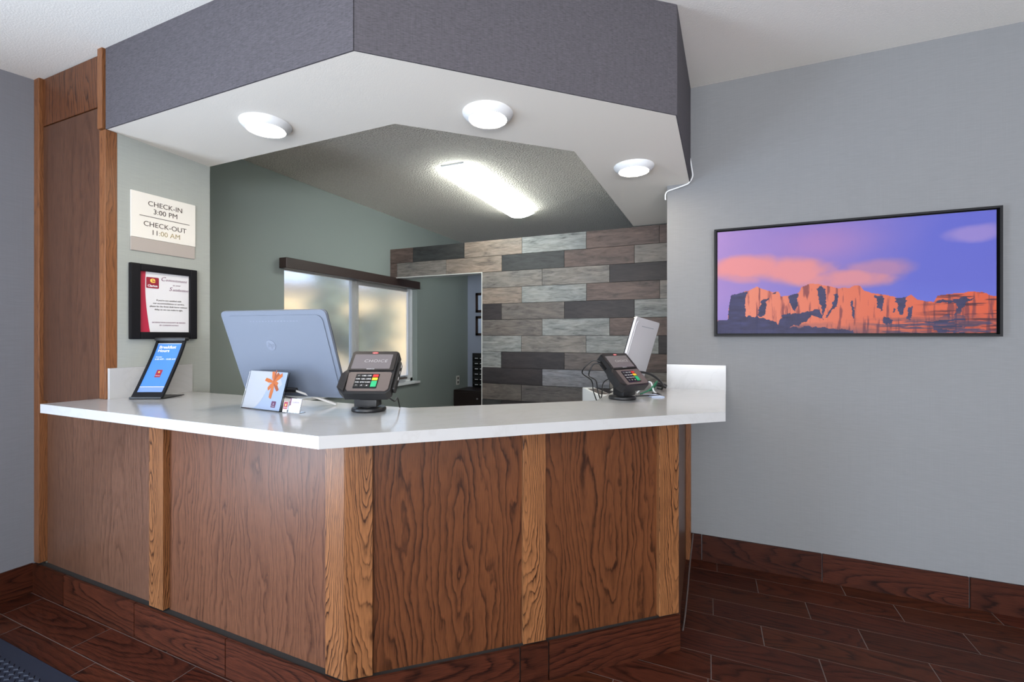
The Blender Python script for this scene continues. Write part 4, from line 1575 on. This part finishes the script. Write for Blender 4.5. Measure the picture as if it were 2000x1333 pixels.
def paint(u, v):
    """the printed landscape; u left-right, v top-bottom, both 0..1; returns sRGB 0..255"""
    def U(x):
        s = (x - 127.0) / 1705.0
        return s * 1.222 / ((1 - s) + 1.222 * s)

    def V(x, y):
        s = (x - 127.0) / 1705.0
        top = 230 - 137 * s
        return (y - top) / (848.0 - top)

    def P(pts):
        return [(U(x), V(x, y)) for x, y in pts]
    n1 = vnoise(u, v, 3, 3, 1)
    n2 = vnoise(u, v, 9, 6, 20)
    n3 = vnoise(u, v, 60, 18, 40)
    n4 = vnoise(u, v, 26, 40, 60)

    def mixc(c, d, k):
        return c + (np.array(d, float) - c) * np.clip(k, 0, 1)[..., None]
    sky = np.zeros(u.shape + (3,))
    a = np.clip(u * 1.25 + (n1 - 0.5) * 0.3, 0, 1)
    sky[:] = (172, 138, 200)
    sky = mixc(sky, (104, 108, 206), a)
    sky = mixc(sky, (112, 128, 224), np.clip((v - 0.55) * 1.8, 0, 0.8) * np.clip(u * 1.6, 0.35, 1))
    sky = mixc(sky, (186, 134, 190), np.exp(-((u - 0.42) / 0.2) ** 2 - ((v - 0.18) / 0.2) ** 2) * 0.7)

    def cloud(cx, cy, rx, ry, rot, k):
        x, y = u - cx, v - cy
        xr = x * math.cos(rot) + y * math.sin(rot)
        yr = -x * math.sin(rot) + y * math.cos(rot)
        d = 0.8 * (xr / rx) ** 2 + 0.8 * (yr / ry) ** 2 + (n2 - 0.5) * 1.1 + (n1 - 0.5) * 0.8
        q = np.clip((1.3 - d) / 1.0, 0, 1)
        return q * q * (3 - 2 * q) * k
    pink = np.maximum.reduce([cloud(0.13, 0.37, 0.2, 0.12, 0.05, 1), cloud(0.32, 0.42, 0.2, 0.13, 0.15, 1), cloud(0.48, 0.5, 0.2, 0.1, 0.05, 0.9), cloud(0.6, 0.44, 0.16, 0.09, -0.25, 0.55),
                              cloud(0.1, 0.46, 0.1, 0.06, 0.4, 0.7)])
    sky = mixc(sky, (232, 146, 148), pink)
    sky = mixc(sky, (176, 148, 208), cloud(0.95, 0.18, 0.1, 0.07, -0.2, 0.7))
    # skyline
    sk = P([(100, 768), (160, 766), (190, 762), (195, 690), (210, 615), (260, 601), (305, 590), (345, 574), (370, 562), (400, 578), (440, 590), (470, 598), (500, 588), (515, 625), (550, 617), (600, 605), (625, 600),
            (640, 565), (680, 546), (740, 545), (790, 560), (860, 570), (930, 572), (960, 556), (1000, 560), (1030, 590), (1080, 604), (1150, 615), (1200, 622), (1220, 634), (1280, 626), (1310, 615),
            (1340, 636), (1400, 655), (1450, 660), (1470, 620), (1560, 610), (1620, 600), (1680, 590), (1740, 600), (1840, 626)])
    hx, hy = np.array([p[0] for p in sk]), np.array([p[1] for p in sk])
    line = np.interp(u, hx, hy) + (n3 - 0.5) * 0.02
    rock = v > line
    rc = np.zeros_like(sky)
    rc[:] = (236, 138, 112)
    rc = mixc(rc, (226, 96, 62), np.clip(u * 1.15 - 0.15, 0, 1))
    vs = vnoise(u, v, 90, 5, 80)
    hs = vnoise(u, v, 12, 70, 90)
    rc = mixc(rc, (120, 60, 70), np.clip((0.42 - vs) * 5, 0, 0.75))
    right = np.clip((u - 0.74) * 8, 0, 1)
    rc = mixc(rc, (70, 34, 50), right * np.clip((0.5 - hs) * 7, 0, 0.8))
    dark = np.array((52, 58, 98), float)

    def poly(pts):
        q = P(pts)
        ins = np.zeros(u.shape, bool)
        j = len(q) - 1
        uu = u + (n4 - 0.5) * 0.016
        vv = v + (n3 - 0.5) * 0.05
        for i in range(len(q)):
            xi, yi = q[i]
            xj, yj = q[j]
            if yi != yj:
                ins ^= ((yi > vv) != (yj > vv)) & (uu < (xj - xi) * (vv - yi) / (yj - yi) + xi)
            j = i
        return ins
    sh = np.zeros(u.shape, bool)
    for pts in ([(185, 775), (195, 690), (210, 600), (260, 590), (318, 588), (296, 630), (300, 745), (190, 800)],
                [(100, 775), (190, 760), (330, 738), (440, 762), (500, 800), (560, 800), (640, 815), (700, 800), (830, 815), (960, 835), (960, 880), (100, 880)],
                [(372, 740), (380, 690), (400, 640), (440, 628), (425, 660), (412, 745)],
                [(455, 605), (490, 586), (478, 610)],
                [(565, 625), (625, 600), (612, 680), (600, 712), (575, 690)],
                [(735, 570), (760, 558), (790, 575), (792, 680), (775, 740), (740, 700), (700, 710), (640, 725), (520, 735), (500, 800), (620, 800), (700, 745), (770, 750), (780, 770), (760, 690)],
                [(838, 612), (866, 612), (858, 680), (830, 700), (812, 745), (790, 750), (835, 670)],
                [(945, 650), (960, 650), (965, 760), (950, 740)],
                [(1092, 614), (1140, 620), (1142, 680), (1128, 712), (1100, 670)],
                [(1214, 630), (1285, 622), (1278, 680), (1262, 740), (1240, 735), (1228, 680)],
                [(1300, 690), (1325, 690), (1310, 765), (1285, 760)],
                [(1205, 690), (1218, 690), (1212, 730), (1200, 720)],
                [(1568, 630), (1640, 632), (1660, 650), (1620, 690), (1612, 740), (1575, 745), (1590, 690)],
                [(1450, 660), (1470, 650), (1560, 640), (1700, 640), (1640, 660), (1560, 660)],
                [(1380, 770), (1450, 770), (1520, 745), (1640, 745), (1640, 848), (1480, 848), (1440, 810)],
                [(1140, 740), (1195, 765), (1190, 790), (1140, 780)]):
        sh |= poly(pts)
    shade = sh.astype(float)
    low = np.clip((v - 0.9 - (n2 - 0.5) * 0.2) * 12, 0, 1) * np.clip(1.25 - u * 1.5, 0.0, 1)
    spots = np.clip((hs - 0.5) * 8, 0, 1) * np.clip((u - 0.5) * 5, 0, 1) * np.clip((v - 0.84) * 12, 0, 1)
    keep = np.clip((u - 0.72) * 10, 0, 1) * np.clip((v - 0.8) * 12, 0, 1)
    shade = np.maximum(shade * (1 - 0.55 * keep * (hs > 0.5)), np.maximum(low, spots * 0.85))
    rc = mixc(rc, dark * (0.8 + 0.4 * n4)[..., None], shade * 0.93)
    return np.where(rock[..., None], rc, sky) * 0.96


NX, NZ = 420, 190
gx = np.linspace(PX0 + 0.018, PX1 - 0.022, NX + 1)
gz = np.linspace(PZ1 - 0.018, PZ0 + 0.018, NZ + 1)
uu, vv = np.meshgrid((np.arange(NX) + 0.5) / NX, (np.arange(NZ) + 0.5) / NZ)
colr = np.clip(paint(uu, vv), 0, 255) / 255.0
lin = 0.66 * np.where(colr <= 0.04045, colr / 12.92, ((colr + 0.055) / 1.055) ** 2.4)
GX, GZ = np.meshgrid(gx, gz)
verts = np.stack([GX, np.full_like(GX, YR - 0.0335), GZ], -1).reshape(-1, 3)
idx = np.arange((NX + 1) * (NZ + 1)).reshape(NZ + 1, NX + 1)
faces = np.stack([idx[:-1, :-1], idx[1:, :-1], idx[1:, 1:], idx[:-1, 1:]], -1).reshape(-1, 4)
me = bpy.data.meshes.new('canvas')
me.from_pydata(verts.tolist(), [], faces.tolist())
ca = me.color_attributes.new('print', 'FLOAT_COLOR', 'CORNER')
cc = np.concatenate([lin.reshape(-1, 3), np.ones((NX * NZ, 1))], 1)
ca.data.foreach_set('color', np.repeat(cc, 4, axis=0).astype(np.float32).ravel())
mt, nt, p = new_mat('canvas_print')
at = nt.nodes.new('ShaderNodeVertexColor')
at.layer_name = 'print'
nt.links.new(at.outputs['Color'], p.inputs['Base Color'])
p.inputs['Roughness'].default_value = 0.5
p.inputs['Specular IOR Level'].default_value = 0.2
me.materials.append(mt)
cv = bpy.data.objects.new('canvas', me)
link(cv, t)
cv.matrix_parent_inverse = PI_
b = MB()
b.box(PX0 + 0.018, PX1 - 0.022, YR - 0.033, YR - 0.012, PZ0 + 0.018, PZ1 - 0.018)
b.build('stretcher', M['paper'], t).matrix_parent_inverse = PI_

# ------------------------------------------------------------------ loose cables on the right wall
b = MB()
b.tube([(-0.104, 3.078, 2.52), (-0.092, 3.07, 2.44), (-0.09, 3.068, 2.40), (-0.11, 3.06, 2.362), (-0.14, 3.062, 2.35), (-0.19, 3.068, 2.339), (-0.235, 3.075, 2.33), (-0.251, 3.08, 2.312), (-0.252, 3.09, 2.28)], 0.0045, 8)
tag(b.build('wall_cable', M['white_plastic'], smooth=60), 'thin white cable hooking round the wall corner under the soffit', 'cable')
b = MB()
b.tube([(-0.085, 3.045, 0.17), (-0.095, 2.8, 0.10), (-0.10, 2.55, 0.05), (-0.105, 2.4, 0.015), (-0.11, 2.3, 0.006)], 0.004, 8)
tag(b.build('floor_cable', M['grey_plastic'], smooth=60), 'grey cable running down to the floor at the right side of the desk', 'cable')

# ------------------------------------------------------------------ entrance mat
t = thing('door_mat', 'dark blue-black rubber mat with raised diamonds at the lower left', 'mat', (-2.45, 0.3, 0))
b = MB()
b.box(-0.9, 0.75, -0.75, 0.697, 0.0004, 0.006)
b.bevel(0.003, 1)
b.build('mat_base', M['rubber'], t)
b = MB()
P2 = 0.042
for i in range(-21, 18):
    for j in range(-16, 33):
        x = i * P2 + (P2 / 2 if j % 2 else 0)
        y = j * P2 * 0.5
        if not (-0.82 < x < 0.67 and -0.3 < y < 0.645):
            continue
        h = P2 * 0.43
        v = [b.bm.verts.new((x + dx * s, y + dy * s * 0.62, z)) for s, z in ((h, 0.006), (h * 0.7, 0.0095)) for dx, dy in ((1, 0), (0, 1), (-1, 0), (0, -1))]
        for k in range(4):
            b.bm.faces.new((v[k], v[(k + 1) % 4], v[4 + (k + 1) % 4], v[4 + k]))
        b.bm.faces.new(v[4:])
o = b.build('raised_diamonds', M['rubber'], t)
o['kind'] = 'stuff'
